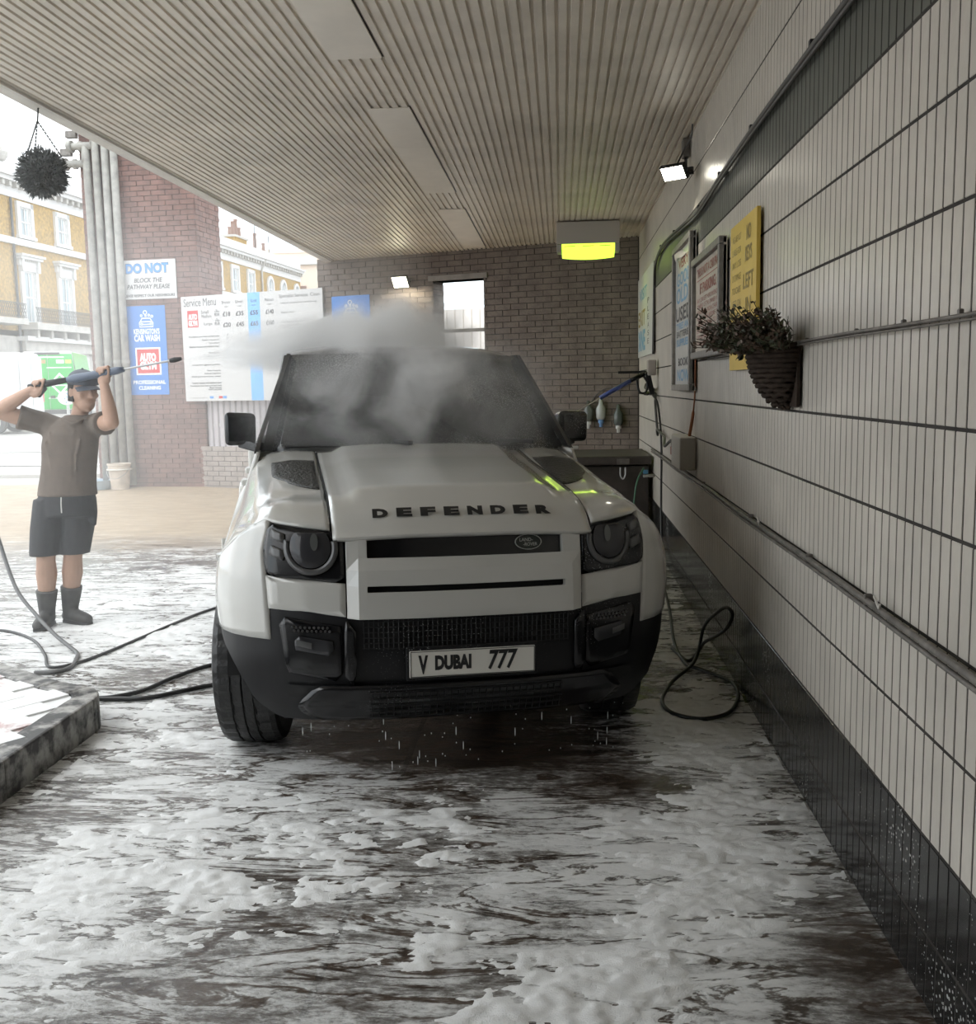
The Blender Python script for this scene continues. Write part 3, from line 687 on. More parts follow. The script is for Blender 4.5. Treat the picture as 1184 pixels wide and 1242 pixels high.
for sg in (-1, 1):
    w_ = part(MB().grid(wing(sg), 30, 34), 'wing', paint, smooth=True, solid=.015)
    def padf(i, j, e=.006):
        v = .60+.58*j; u0 = .565+.0*j; u1 = .70+.075*smooth01(0, .5, j); u = u0+(u1-u0)*i; v = v-.10*i*(1-j)*0+(.12*(i**2))*(1-j)
        t = interp(u, [.548, .68, .79, .845], [0, .22, .38, .50]); p = sect(v, t); return (sg*p[0], p[1], p[2]+e)
    part(MB().grid(padf, 8, 12), 'tread_pad', pad_m, smooth=True, solid=.006)
    part(MB().tube([(sg*.5435, *hood_e) for hood_e in [(interp(.54, PU, PV)+.035+(1.30)*k/16, interp(1.28*k/16, BV, BWt)-.012) for k in range(17)]], .004, 5), 'shut_line', seam_m)
part(MB().grid(lambda i, j: fas_(s_of(-.497+.994*i), 1.058+.018*j, .002), 20, 1), 'shut_line', seam_m)

# cowl, windscreen, pillars, roof
def scr(i, j):
    uw = .765+(.640-.765)*j; u = (2*i-1)*uw; return (u, 1.375+.50*j+.10*(u/.76)**2, 1.325+.525*j-.012*(u/.7)**2*j)
part(MB().grid(lambda i, j: ((2*i-1)*.80, 1.36+.10*j+.06*(2*i-1)**2*j, 1.300+.012*j), 20, 2), 'cowl', blk, smooth=True, solid=.01)
part(MB().grid(scr, 24, 12), 'windscreen', glass, smooth=True, solid=.006)
for sg in (-1, 1):
    b = MB(); pts = []
    for k in range(9):
        j = k/8; q = scr(1.0, j); pts.append((sg*(q[0]+.030), q[1]+.012, q[2]+.004))
    b = MB()
    for k in range(8):
        a, c = pts[k], pts[k+1]; b.add([(a[0]-sg*.034, a[1]-.005, a[2]), (a[0]+sg*.025, a[1]+.03, a[2]), (a[0]+sg*.02, a[1]+.12, a[2]), (a[0]-sg*.03, a[1]+.05, a[2]), (c[0]-sg*.034, c[1]-.005, c[2]), (c[0]+sg*.025, c[1]+.03, c[2]), (c[0]+sg*.02, c[1]+.12, c[2]), (c[0]-sg*.03, c[1]+.05, c[2])], [(0, 1, 5, 4), (1, 2, 6, 5), (2, 3, 7, 6), (3, 0, 4, 7)])
    part(b, 'pillar', roof_black, smooth=False, bevel=.008)
def rf(i, j):
    u = (2*i-1); v = 1.875+2.75*j; z = interp(v, [1.875, 1.96, 2.2, 2.9, 4.3, 4.625], [1.848, 1.885, 1.915, 1.935, 1.915, 1.885]); w = interp(v, [1.875, 2.1, 3, 4.6], [.665, .69, .685, .635])
    return (u*w, v+.10*u*u*(1-j)*(1 if v < 2.3 else smooth01(3, 2.3, v)), z-.055*abs(u)**4)
part(MB().grid(rf, 26, 24), 'roof', roof_black, smooth=True, solid=.03)
# sides
arch = lambda cv: [(cv-.47*math.cos(a), .42+.47*math.sin(a)) for a in np.linspace(math.radians(-4), math.radians(184), 15)]
for sg in (-1, 1):
    poly = [(.50, .95), (.476, .64)]+[p for p in arch(.90) if not (p[0] < .9 and p[1] < .63)]+[(1.40, .40), (3.40, .40)]+arch(3.92)+[(4.42, .42), (4.62, .50), (4.62, .95)]
    part(MB().prism(poly, lambda p, t: (sg*(t+.006*(p[1] < .8)), p[0], p[1]), .955, .992), 'body_side', paint)
    for cv in (.90, 3.92):
        A = arch(cv); b = MB(); k0 = len(A)
        outer = [(cv-.545*math.cos(a), .42+.535*math.sin(a)) for a in np.linspace(math.radians(-4), math.radians(184), 15)]
        if cv < 1: sl_ = slice(8, None)
        else: sl_ = slice(0, None)
        b.prism(outer[sl_]+A[sl_][::-1], lambda p, t: (sg*t, p[0], p[1]), .985, 1.018); part(b, 'arch_flare', paint, bevel=.006)
        b = MB(); a2 = [(cv-.46*math.cos(a), .42+.46*math.sin(a)) for a in np.linspace(0, PI, 13)]
        b.grid(lambda i, j: (sg*(.60+.38*j), *a2[int(round(i*12))]), 12, 1); part(b, 'arch_liner', seam_m)
    part(MB().prism([(1.45, .30), (3.35, .30), (3.35, .46), (1.45, .46)], lambda p, t: (sg*t, p[0], p[1]), .90, 1.0), 'sill', blk, bevel=.01)
    # shoulder and glasshouse
    part(MB().grid(lambda i, j: (sg*interp(j, [0, .14, .31, .70, .86, 1], [.994, .979, .940, .889, .866, .848]), 1.38+3.24*i, .93+.40*j), 2, 14), 'shoulder', paint, smooth=True, solid=.02)
    def gh(v, w): k = (w-1.32)/.52; return (sg*(.862-.178*k-.022*max(0, v-1.6)), v, w)
    part(MB().prism([(1.42, 1.32), (4.60, 1.32), (4.58, 1.85), (1.92, 1.85)], lambda p, t: (gh(*p)[0]-sg*t, p[0], p[1]), 0.0, .02), 'window_band', roof_black)
    for v0, v1, v2, v3 in ((1.56, 2.40, 2.40, 2.03), (2.50, 3.35, 3.35, 2.50), (3.45, 4.50, 4.48, 3.45)):
        part(MB().prism([(v0, 1.34), (v1, 1.34), (v2, 1.82), (v3, 1.82)], lambda p, t: (gh(*p)[0]+sg*t, p[0], p[1]), 0.0, .006), 'side_window', glass)
    for v0 in (1.50, 2.45, 3.40):
        part(MB().box((sg*.994, v0, .70), (.006, .008, .46)), 'door_gap', seam_m)
    for v0 in (2.28, 3.22): part(MB().box((sg*.935, v0, 1.10), (.04, .16, .035)), 'door_handle', paint, bevel=.01)
    # mirror
    m = MB(); cx = sg*.935
    m.add([(cx-.083, 1.66, 1.345), (cx+.083, 1.66, 1.350), (cx+.085, 1.66, 1.525), (cx-.083, 1.66, 1.532), (cx-.075, 1.84, 1.36), (cx+.075, 1.84, 1.36), (cx+.075, 1.84, 1.51), (cx-.075, 1.84, 1.515)], [(0, 3, 2, 1), (4, 5, 6, 7), (0, 1, 5, 4), (1, 2, 6, 5), (2, 3, 7, 6), (3, 0, 4, 7)])
    mi = part(m, 'door_mirror', gloss_black, smooth=True, bevel=.028, seg=4)
    part(MB().bar((sg*.93, 1.72, 1.362), (sg*.82, 1.64, 1.335), .07, .05), 'mirror_arm', gloss_black, mi, bevel=.01)
    part(MB().box((cx, 1.845, 1.437), (.13, .006, .13)), 'mirror_glass', chrome, mi, bevel=.01)
    # wipers
for u0, v0, u1, v1 in ((-.13, 1.40, -.06, 1.27), (.44, 1.41, .60, 1.27)):
    part(MB().bar((u0, v0-.02, 1.378), (u1, v1+.02, 1.372), .035, .022), 'wiper', blk, bevel=.006)
for u0 in (-.70, -.05):
    part(MB().bar((u0, 1.42, 1.350), (u0+.62, 1.38, 1.350), .014, .010), 'wiper_blade', blk)
# tail, floor
part(MB().box((0, 4.63, .86), (1.93, .06, .78)), 'tailgate', paint, bevel=.02); part(MB().box((0, 4.60, 1.55), (1.15, .05, .50)), 'rear_window', glass, bevel=.02)
part(MB().box((0, 4.66, .48), (1.9, .12, .22)), 'rear_bumper', blk, bevel=.02)
for sg in (-1, 1):
    for z in (1.06, .92): part(MB().box((sg*.86, 4.665, z), (.10, .02, .10)), 'tail_lamp', mat('tail_red%d%d' % (sg, z*100), (.3, .01, .01), .3), bevel=.01)
part(MB().box((0, 2.5, .44), (1.20, 3.9, .24)), 'chassis', seam_m, bevel=.03); part(MB().box((0, 2.5, .62), (1.86, 2.0, .2)), 'floor_pan', seam_m)
part(MB().cyl((-.75, .90, .40), (.75, .90, .40), .045), 'axle', dark_metal); part(MB().cyl((-.75, 3.92, .40), (.75, 3.92, .40), .045), 'axle', dark_metal)
# wheels
def tyre_mb():
    b = MB(); n = 90; prof = [(.26, -.115), (.31, -.135), (.36, -.138), (.39, -.128), (.402, -.105), (.404, -.062), (.404, -.055), (.396, -.053), (.396, -.043), (.404, -.041), (.405, -.006), (.397, -.004), (.397, .004), (.405, .006)]
    prof = prof+[(r, -z) for r, z in prof[::-1]][1:]
    vs = []; fs = []
    for k in range(n):
        a = 2*PI*k/n
        for r, z in prof:
            rr = r-(.007 if (k % 3 == 0 and r > .39 and abs(z) > .05) else 0)-(.005 if (k % 5 == 0 and r > .39 and abs(z) <= .05) else 0)
            vs.append((z, rr*math.cos(a), rr*math.sin(a)))
    m = len(prof)
    for k in range(n):
        for i in range(m-1): fs.append((k*m+i, k*m+i+1, ((k+1) % n)*m+i+1, ((k+1) % n)*m+i))
    return b.add(vs, fs)
rim_m = mat('black_alloy', (.02, .02, .022), .3, .6)
tyre0 = None
for sg in (-1, 1):
    for cv, st in ((.90, math.radians(-10)), (3.92, 0)):
        w = tyre_mb().build('tyre', tread_m, car) if tyre0 is None else tyre0.copy()
        if tyre0 is None: tyre0 = w
        else: COL.objects.link(w)
        w.location = (sg*.865, cv, .402); w.rotation_euler = (0, 0, st)
        r = MB(); MX = Matrix.Rotation(PI/2*sg, 4, 'Y')
        r.lathe([(.0, .10), (.06, .10), (.07, .09), (.07, -.06), (0, -.06)], 20, MX); r.lathe([(.262, -.12), (.255, -.10), (.24, -.05), (.24, .09), (.255, .118), (.266, .124), (.262, .12)], 36, MX)
        for k in range(5):
            a = 2*PI*k/5
            for da in (-.14, .14):
                p0 = MX @ Vector((.05*math.cos(a), .05*math.sin(a), .095)); p1 = MX @ Vector((.25*math.cos(a+da), .25*math.sin(a+da), .105)); r.bar(p0, p1, .035, .03, upv=(sg, 0, 0))
        r.build('rim', rim_m, w)
# water running off the bumper
wm = mat('water_drops', (.8, .85, .85), .05, trans=0.0); b = MB()
for k in range(70):
    s = random.uniform(-.8, .8); q = fas_(s, .29, .0); z = random.uniform(.06, .30); b.sphere((q[0], q[1]+random.uniform(-.02, .06), z), (.0022, .0022, random.choice([.003, .004, .02])), 5, 4)
part(b, 'water_drips', wm, kind='stuff')

# ================================================================== SIGNS
sign_white = mat('white_sign_sheet', (.55, .545, .54), .4); sign_blue = mat('blue_sign_sheet', (.035, .19, .56), .4)
ink_blue = mat('blue_ink', (.06, .26, .62), .5); ink_dark = mat('charcoal_ink', (.05, .05, .055), .5); ink_grey = mat('grey_ink', (.06, .06, .065), .5); ink_white = mat('white_ink', (.85, .85, .85), .5); ink_red = mat('red_ink', (.55, .025, .03), .5)
ink_dim = mat('faded_red_ink', (.30, .09, .07), .6); ink_lb = mat('pale_blue_ink', (.15, .33, .50), .5)
def sheet(name, label, cat, M, w, h, m, th=.006):
    t = thing(name, label, cat, M.translation); inv = Matrix.Translation(-M.translation); MM = inv @ M
    b = MB(); mbox(b, MM, (0, 0, -th/2), (w, h, th)); b.build('board', m, t); return t, MM
def block(MM, x, y, w, h, m, t, name='printed_panel', z=.0006):
    b = MB(); b.add([MM @ Vector((x-w/2, y-h/2, z)), MM @ Vector((x+w/2, y-h/2, z)), MM @ Vector((x+w/2, y+h/2, z)), MM @ Vector((x-w/2, y+h/2, z))], [(0, 1, 2, 3)]); return b.build(name, m, t)
def stroke(MM, pts, r, m, t, name='printed_line', z=.002, closed=False):
    b = MB(); P = [Vector((p[0], p[1], z)) for p in pts]; n = len(P); fs = []; vs = []
    for i, p in enumerate(P):
        a = P[i-1] if (i or closed) else P[0]; c = P[(i+1) % n] if (i < n-1 or closed) else P[-1]; d = (c-a).normalized(); nn = Vector((-d.y, d.x, 0))*r; vs += [MM @ (p-nn), MM @ (p+nn)]
    for i in range(n if closed else n-1): j = (i+1) % n; fs.append((2*i, 2*j, 2*j+1, 2*i+1))
    return b.add(vs, fs).build(name, m, t)
def car_icon(MM, x, y, s, m, t):
    """line drawing of a car seen head-on with soap bubbles above"""
    st = s*.035
    stroke(MM, [(x-s*.5, y-s*.28), (x-s*.5, y), (x-s*.42, y+s*.08), (x-s*.30, y+s*.30), (x+s*.30, y+s*.30), (x+s*.42, y+s*.08), (x+s*.5, y), (x+s*.5, y-s*.28)], st, m, t, closed=True)
    stroke(MM, [(x-s*.42, y+s*.06), (x+s*.42, y+s*.06)], st, m, t); stroke(MM, [(x-s*.24, y-s*.12), (x+s*.24, y-s*.12)], st, m, t)
    for ax in (-.34, .34): stroke(MM, [(x+s*ax+s*.07*math.cos(a), y-s*.1+s*.07*math.sin(a)) for a in np.linspace(0, 2*PI, 9)[:-1]], st*.8, m, t, closed=True)
    for bx, by, r in ((-.05, .68, .13), (.22, .50, .07), (-.34, .48, .07), (.44, .42, .08), (-.02, .46, .05)): stroke(MM, [(x+s*bx+s*r*math.cos(a), y+s*by+s*r*math.sin(a)) for a in np.linspace(0, 2*PI, 11)[:-1]], st*.8, m, t, 'bubble', closed=True)
def lt(t, MM, body, x, y, w, h, m, **k): return lettering(body, w, h, off(MM, x, y, .0006), m, t, **k)
# do-not-block sign on the pier
def pier_frame(x, z, o=.02): # world X on the pier face
    s = (x-PB.x)/PD.x; return frame3(pp(s, o, z), PD)
M = pier_frame(-6.14, 3.335, .025); t, MM = sheet('notice_sign', 'white sign with blue DO NOT heading, uppermost on the brick pier', 'sign', M, .90, .575, sign_white)
lt(t, MM, 'DO NOT', -.01, .165, .70, .155, ink_dark, bold=.055); l_ = lettering('DO NOT', .685, .142, off(MM, -.01, .165, .0014), ink_blue, t, bold=.035)
lt(t, MM, 'BLOCK THE', .0, -.01, .46, .068, ink_dark, shear=.2, bold=.02); lt(t, MM, 'PATHWAY PLEASE', .0, -.105, .70, .068, ink_dark, shear=.2, bold=.02); lt(t, MM, 'PLEASE RESPECT OUR NEIGHBOURS', .0, -.235, .84, .040, ink_dark, shear=.1, bold=.03)
M = pier_frame(-6.215, 2.285, .02); t, MM = sheet('car_wash_sign', 'tall blue car wash sign on the brick pier below the white notice', 'sign', M, .625, 1.33, sign_blue)
car_icon(MM, 0, .415, .22, ink_white, t); lt(t, MM, "KENSINGTON'S", 0, .285, .42, .085, ink_white, bold=.03); lt(t, MM, 'CAR WASH', 0, .185, .42, .10, ink_white, bold=.04)
block(MM, 0, -.16, .41, .41, ink_white, t); block(MM, 0, -.16, .36, .36, ink_red, t, z=.0012)
lettering('AUTO', .27, .125, off(MM, -.005, -.10, .0018), ink_white, t, bold=.07); lettering('GLYM', .27, .125, off(MM, -.005, -.225, .0018), ink_white, t, bold=.07)
lt(t, MM, 'PROFESSIONAL', 0, -.475, .53, .058, ink_white, bold=.03); lt(t, MM, 'CLEANING', 0, -.56, .36, .058, ink_white, bold=.03)
# service menu board between the pier and the wall
M = frame3(bw(5.76, 2.285, .05), -BD); t, MM = sheet('service_menu_board', 'large white price board headed Service Menu between pier and back wall', 'sign', M, 2.50, 1.545, sign_white, .02)
X0 = -1.25
def bx(p): return X0+p*2.50          # fraction across
def by(q): return .7725-q*1.545
lt(t, MM, 'Service Menu', bx(.14), by(.060), .60, .115, ink_grey, bold=.0)
block(MM, bx(.083), by(.215), .20, .245, ink_red, t); lettering('AUTO', .165, .085, off(MM, bx(.083), by(.195), .0014), ink_white, t, bold=.06); lettering('GLYM', .165, .085, off(MM, bx(.083), by(.255), .0014), ink_white, t, bold=.06)
lt(t, MM, 'Small', bx(.175), by(.155), .14, .05, ink_grey); lt(t, MM, 'Medium', bx(.185), by(.195), .18, .05, ink_grey); lt(t, MM, 'Large', bx(.195), by(.27), .15, .055, ink_grey)
for yy in (.18, .265): car_icon(MM, bx(.262), by(yy), .085, ink_dark, t)
block(MM, bx(.530), 0, .215, 1.54, mat('board_blue', (.16, .43, .85), .4), t)
for k, (nm, a, c) in enumerate((('Bronze', '£18', '£20'), ('Silver', '£35', '£45'), ('Gold', '£55', '£65'), ('Platinum', '£140', '£160'))):
    x = bx((.333, .428, .530, .640)[k]); ik = ink_grey
    lt(t, MM, nm, x, by(.075), .15 if k != 2 else .10, .042, ik); lt(t, MM, 'wash', x, by(.115), .07, .022, ik)
    lt(t, MM, a, x, by(.185), .14, .066, ik, bold=.03); lt(t, MM, c, x, by(.285), .14, .066, ik, bold=.03)
    if k != 2:
        for q in (.375, .41, .445, .475): stroke(MM, [(x-.014, by(q)), (x-.004, by(q)-.014), (x+.018, by(q)+.018)], .003, ik, t, 'tick')
for xx in (.285, .380, .470, .59, .69): block(MM, bx(xx), by(.5), .004, 1.5, mat('rule%d' % int(xx*1000), (.5, .5, .5), .5), t, 'column_rule')
lines = ['Pre-cleanse, snow foam and hand wash', 'Exterior rinse and dry', 'Tyres dressed', 'Interior vacuum and windows clean', 'Boot vacuum', 'Dashboard wiped down', 'Interior glass polish', 'Full protection wax']
for q, tx, w in ((.385, lines[0], .56), (.42, lines[1], .32), (.45, lines[2], .20), (.48, lines[3], .56), (.54, lines[4], .20), (.575, lines[5], .26), (.655, lines[6], .52), (.71, lines[1], .25), (.738, lines[5], .30), (.766, lines[7], .54), (.825, lines[3], .54), (.853, lines[0], .58), (.872, lines[4], .22), (.892, lines[6], .24)):
    lt(t, MM, tx, bx(.272)-w/2, by(q), w, .028, ink_dark, bold=.03)
for x, c in ((.195, ink_blue), (.262, ink_red), (.292, ink_blue)): block(MM, bx(x), by(.965), .07, .035, c, t)
lt(t, MM, 'ALL PRICES INCLUDE VAT', bx(.10), by(.968), .34, .014, ink_dark)
lt(t, MM, 'Specialist Services  Clean', bx(.845), by(.055), .68, .062, ink_grey)
for q, tx, w in ((.115, 'Leather cleaning and conditioning', .60), (.20, 'Engine clean', .22), (.285, 'Headlight Restoration', .42), (.315, 'Seat stain and odour removal', .52), (.34, 'Machine polish', .36)): lt(t, MM, tx, bx(.72)+w/2, by(q), w, .03, ink_grey)
# blue sign on the back wall
M = frame3(bw(4.08, 2.36, .012), -BD); t, MM = sheet('wall_sign', 'blue car wash sign on the brown back wall behind the spray', 'sign', M, .61, 1.14, sign_blue)
car_icon(MM, 0, .33, .22, ink_white, t); lt(t, MM, "KENSINGTON'S", 0, .20, .42, .085, ink_white, bold=.03); lt(t, MM, 'CAR WASH', 0, .10, .42, .10, ink_white, bold=.04)
block(MM, 0, -.22, .38, .38, ink_white, t); block(MM, 0, -.22, .34, .34, ink_red, t, z=.0012)

# ---- right wall signs (x along -Y as one looks at the wall)
def rw(y, z, o=.004): return frame3((WX-o, y, z), (0, -1, 0))
yel = mat('yellow_sign_sheet', (.62, .43, .075), .45, var=.05, vs=4)
M = rw(5.34, 2.095, .03); t, MM = sheet('yellow_sign', 'tall yellow notice on the tiled wall beside the wicker basket', 'sign', M, .74, .75, yel, .018)
ink_ol = mat('olive_ink', (.27, .20, .06), .6)
for y, tx, w in ((.29, 'NO', .12), (.19, 'KEYS', .18), (.06, 'LEFT', .28), (-.06, 'IN', .14), (-.18, 'CAR', .14), (-.30, 'AT', .12)): lt(t, MM, tx, .17, y, w, .075, ink_ol, bold=.02)
for k in range(9): lt(t, MM, ('WE ARE NOT', 'LIABLE FOR', 'ANY LOSS', 'OR DAMAGE', 'TO CARS', 'LEFT ON', 'SITE OR', 'ITEMS IN', 'THEM')[k], -.17, .30-.066*k, .26, .034, ink_ol)
alu = mat('dull_aluminium_frame', (.22, .205, .185), .5, .4, var=.2, vs=20)
def framed(name, label, y0, y1, z0, z1, m, fw_=.045):
    M = rw((y0+y1)/2, (z0+z1)/2, .03); w, h = abs(y1-y0), z1-z0; t, MM = sheet(name, label, 'poster', M, w, h, m, .02)
    for nm, cx, cyy, ww, hh in (('f', 0, h/2-fw_/2, w, fw_), ('f', 0, -h/2+fw_/2, w, fw_), ('f', -w/2+fw_/2, 0, fw_, h-2*fw_), ('f', w/2-fw_/2, 0, fw_, h-2*fw_)):
        b = MB(); mbox(b, MM, (cx, cyy, .004), (ww, hh, .05)); b.build('frame', alu, t, bevel=.006)
    return t, MM, w-2*fw_, h-2*fw_
cream = mat('faded_poster_paper', (.46, .41, .34), .5, var=.08, vs=8)
t, MM, w, h = framed('framed_notice', 'framed notice in faded red print between the narrow poster and yellow sign', 5.95, 7.18, 1.815, 2.475, cream)
lt(t, MM, 'THIS IS NOT A CAR PARK', 0, h*.40, w*.86, h*.10, ink_dim, bold=.02); block(MM, 0, h*.315, w*.9, .006, ink_dim, t)
lt(t, MM, 'IF PARKING:', -.0, h*.21, w*.62, h*.12, ink_dim, bold=.02)
for k, tx in enumerate(('ANY CAR LEFT HERE WITHOUT', 'CONSENT OF THE OWNER WILL', 'BE REMOVED AND A CHARGE', 'WILL BE MADE BEFORE THE', 'CAR IS RETURNED TO ITS', 'DRIVER. NO EXCEPTIONS', 'CAN BE MADE. THE BAY IS', 'FOR WASH CUSTOMERS ONLY')): lt(t, MM, tx, 0, h*(.085-.07*k), w*.86, h*.048, ink_dim)
paper_lb = mat('pale_poster_paper', (.50, .49, .46), .35, var=.08, vs=8)
t, MM, w, h = framed('narrow_poster', 'tall narrow framed poster in blue and black print under the flood lamp', 7.28, 8.40, 1.60, 2.70, paper_lb)
for z, tx, hh, m, ww in ((.40, 'VERY', .07, ink_dim, .6), (.29, 'GOOD', .10, ink_lb, .8), (.17, 'OLDS', .12, ink_lb, .85), (.03, 'USED', .11, ink_dark, .9), (-.06, 'TYRES AND', .05, ink_lb, .85), (-.12, 'BATTERIES', .05, ink_dark, .8), (-.185, 'SUPPLIED', .055, ink_lb, .8), (-.33, 'BOOK', .06, ink_dark, .6), (-.43, 'NOW', .09, ink_lb, .7)): lt(t, MM, tx, 0, h*z, w*ww, hh, m, bold=.02)
b = MB(); b.grid(lambda i, j: MM @ Vector((-w*.42+w*.84*i, h*.44+.06*j+.012*math.sin(9*i), .008+.014*math.sin(5*i+2*j))), 10, 3); b.build('peeling_corner', mat('crumpled_paper', (.75, .70, .60), .5), t, smooth=True)
M = rw(11.46, 2.41, .02); t, MM = sheet('white_wall_sign', 'white sign with blue lettering at the far end of the tiled wall', 'sign', M, 2.02, .90, sign_white, .012)
lt(t, MM, 'VISIT', -.25, .24, 1.0, .13, ink_lb, bold=.02); lt(t, MM, 'EXIT', -.45, -.02, .95, .17, ink_ol, bold=.02); lt(t, MM, 'XNE', -.45, -.27, .95, .23, ink_lb, bold=.04)
for k, ch in enumerate('PLEASE'): lt(t, MM, ch, .42, .12-.085*k, .20, .055, ink_dark)

# ---- wicker wall basket with a plant
wick = mat('dark_wicker', (.034, .024, .018), .9, spec=.15, var=.4, vs=30)
BY, BZ = 4.34, 1.80
wb = thing('wall_basket', 'half-cone dark wicker basket with leafy plant hung on the tiled wall', 'basket', (WX-.012, BY, BZ))
def cone(a, j):  # a 0..pi, j 0 top .. 1 bottom
    r = .205*max(0.0, 1-(j*.985)**1.8)**.62; return Vector((-r*.78*math.sin(a), r*math.cos(a), -.255*j))
for k in range(13):
    j = k/13; pts = [cone(PI*i/16, j)*(1+.035*math.sin(i*2.2+k*PI))-Vector((.004, 0, 0)) for i in range(17)]
    MB().tube(pts, .0115, 6).build('wicker_band', wick, wb, smooth=True)
for i in range(9): MB().tube([cone(PI*i/8, j)*1.0 for j in np.linspace(0, 1, 9)], .007, 5).build('stake', wick, wb)
MB().grid(lambda i, j: cone(PI*i, j)*.96, 14, 10).build('liner', wick, wb, smooth=True)
MB().box((-.002, 0, -.12), (.012, .40, .25)).build('back_plate', wick, wb)
leaf_m = mat('dark_olive_leaves', (.075, .080, .035), .55, rgb2=(.030, .036, .02), vs=20); dry_m = mat('reddish_dry_leaves', (.13, .075, .05), .6, rgb2=(.06, .045, .03), vs=20); stem_m = mat('brown_stem', (.06, .045, .03), .7)
lb, db, sb = MB(), MB(), MB()
def leaf(b, p, d, L, w):
    d = d.normalized(); s = d.cross(Vector((random.gauss(0, 1), random.gauss(0, 1), random.gauss(0, 1)))).normalized()*w; b.add([p, p+d*L*.45+s, p+d*L, p+d*L*.45-s], [(0, 1, 2), (0, 2, 3)])
for k in range(330):
    a = random.uniform(.1, PI-.1); r = .17*math.sqrt(random.random()); p = Vector((-r*math.sin(a)*.9-.01, r*math.cos(a)*1.1, -.03)); tall = random.uniform(.03, .18)*(1.1 if p.y < .02 else .75)
    d = Vector((p.x*1.2-.03, p.y*1.3, tall)); tip = p+d; sb.tube([p, p+d*.5+Vector((0, 0, .01)), tip], .0016, 4)
    bb = db if random.random() < .45 else lb
    for q in range(10): leaf(bb, p+d*random.uniform(.2, 1), Vector((random.gauss(0, 1), random.gauss(0, 1), random.gauss(.5, .8))), random.uniform(.018, .034), random.uniform(.005, .010))
for k in range(26):
    p = Vector((random.uniform(-.16, -.02), random.uniform(.02, .25), -.02)); d = Vector((random.uniform(-.06, .0), random.uniform(.04, .14), random.uniform(-.05, .08))); sb.tube([p, p+d*.6+Vector((0, 0, .03)), p+d], .0014, 4)
    for q in range(8): leaf(lb, p+d*random.uniform(.2, 1), Vector((random.gauss(0, 1), random.gauss(0, 1), random.gauss(0, 1))), random.uniform(.02, .035), .009)
lb.build('foliage', leaf_m, wb, kind='stuff'); db.build('dry_foliage', dry_m, wb, kind='stuff'); sb.build('stems', stem_m, wb, kind='stuff')

# ---- cables, pipes and boxes on the tiled wall
cb = thing('conduit_cable', 'dark cable clipped along the top of the green tile band', 'cable', (WX-.02, 7, 2.85))
pts = curve([(0, y-7, z-2.85) for y, z in ((1.6, 2.875), (2.8, 2.868), (4.1, 2.868), (5.2, 2.86), (6.2, 2.835), (7.1, 2.80), (8.0, 2.835), (9.0, 2.88), (9.7, 2.885), (10.25, 2.80), (10.35, 2.60), (10.40, 2.3), (10.45, 1.95))], 6)
MB().tube(pts, .013, 8).build('cable', cable_m, cb, smooth=True); pts2 = [p+Vector((-.004, 0, -.026)) for p in pts[:60]]; MB().tube(pts2, .009, 6).build('cable', cable_m, cb, smooth=True)
for y, z in ((2.9, 2.88), (4.0, 2.88), (5.2, 2.87), (6.2, 2.85), (7.1, 2.815), (8.6, 2.87), (9.7, 2.90)): MB().box((.004, y-7, z-2.85), (.03, .03, .035)).build('clip', dark_metal, cb, bevel=.004)
for nm, lab, z, ya, yb, r, cl in (('upper_pipe', 'thin pipe clipped to the tiled wall at head height behind the basket', 1.806, 1.3, 6.6, .0055, (2.5, 2.9, 3.35, 4.0)), ('lower_pipe', 'twin grimy pipes running along the tiled wall at waist height', .985, 1.2, 10.6, .0105, (3.15, 3.9, 5.1, 6.8))):
    t = thing(nm, lab, 'pipe', (WX-.02, 5, z)); pts = [(0, y-5, .004*math.sin(y*2.1)) for y in np.linspace(ya, yb, 30)]
    MB().tube(pts, r, 10).build('pipe', grime_metal, t, smooth=True)
    MB().tube([(p[0]-.002, p[1], p[2]-r*2.1) for p in pts], r*.7, 8).build('pipe', grime_metal, t, smooth=True)
    for y in cl: MB().box((.004, y-5, .004), (r*2.4, .016, r*3.6)).build('clip', grime_metal, t, bevel=.004)
# tied rag ends on the lower pipe
for y in (2.98, 4.78):
    b = MB(); b.tube([(WX-.035, y, 1.0), (WX-.04, y+.03, 1.03), (WX-.03, y+.06, 1.02)], .004, 5).tube([(WX-.035, y, 1.0), (WX-.045, y-.04, 1.02)], .004, 5); o = b.build('cable_tie', mat('pale_tie%d' % int(y), (.55, .52, .47), .6)); tag(o, ('pale plastic tie knotted round the lower wall pipe, nearer to the bay mouth' if y < 4 else 'pale plastic tie knotted round the lower wall pipe, farther along'), 'tie')
sw = thing('switch_box', 'grey switch box with a red-brown plug on the tiled wall', 'switch box', (WX-.06, 7.55, 1.16))
MB().box((0, 0, 0), (.115, .55, .235)).build('case', mat('grey_box', (.42, .40, .36), .45), sw, bevel=.012, seg=3); MB().cyl((-.01, .27, -.02), (-.01, .40, -.02), .035).build('plug', mat('brown_plug', (.13, .06, .04), .5), sw); MB().box((-.01, .43, -.02), (.07, .08, .07)).build('plug_body', ink_dim, sw, bevel=.01)
wr = thing('orange_wire', 'thin orange wire running down the tiles into the switch box', 'wire', (WX-.012, 7.3, 1.5))
MB().tube(curve([(0, -.02, .34), (0, -.01, .1), (0, .08, -.06), (-.02, .12, -.22)], 6), [.006]*12+[.012]*7, 6).build('wire', mat('orange_wire', (.28, .10, .04), .5), wr, smooth=True); MB().tube([(0, -.02, .34), (0, .7, .31), (0, 1.0, .30)], .006, 6).build('wire_lead', cable_m, wr)
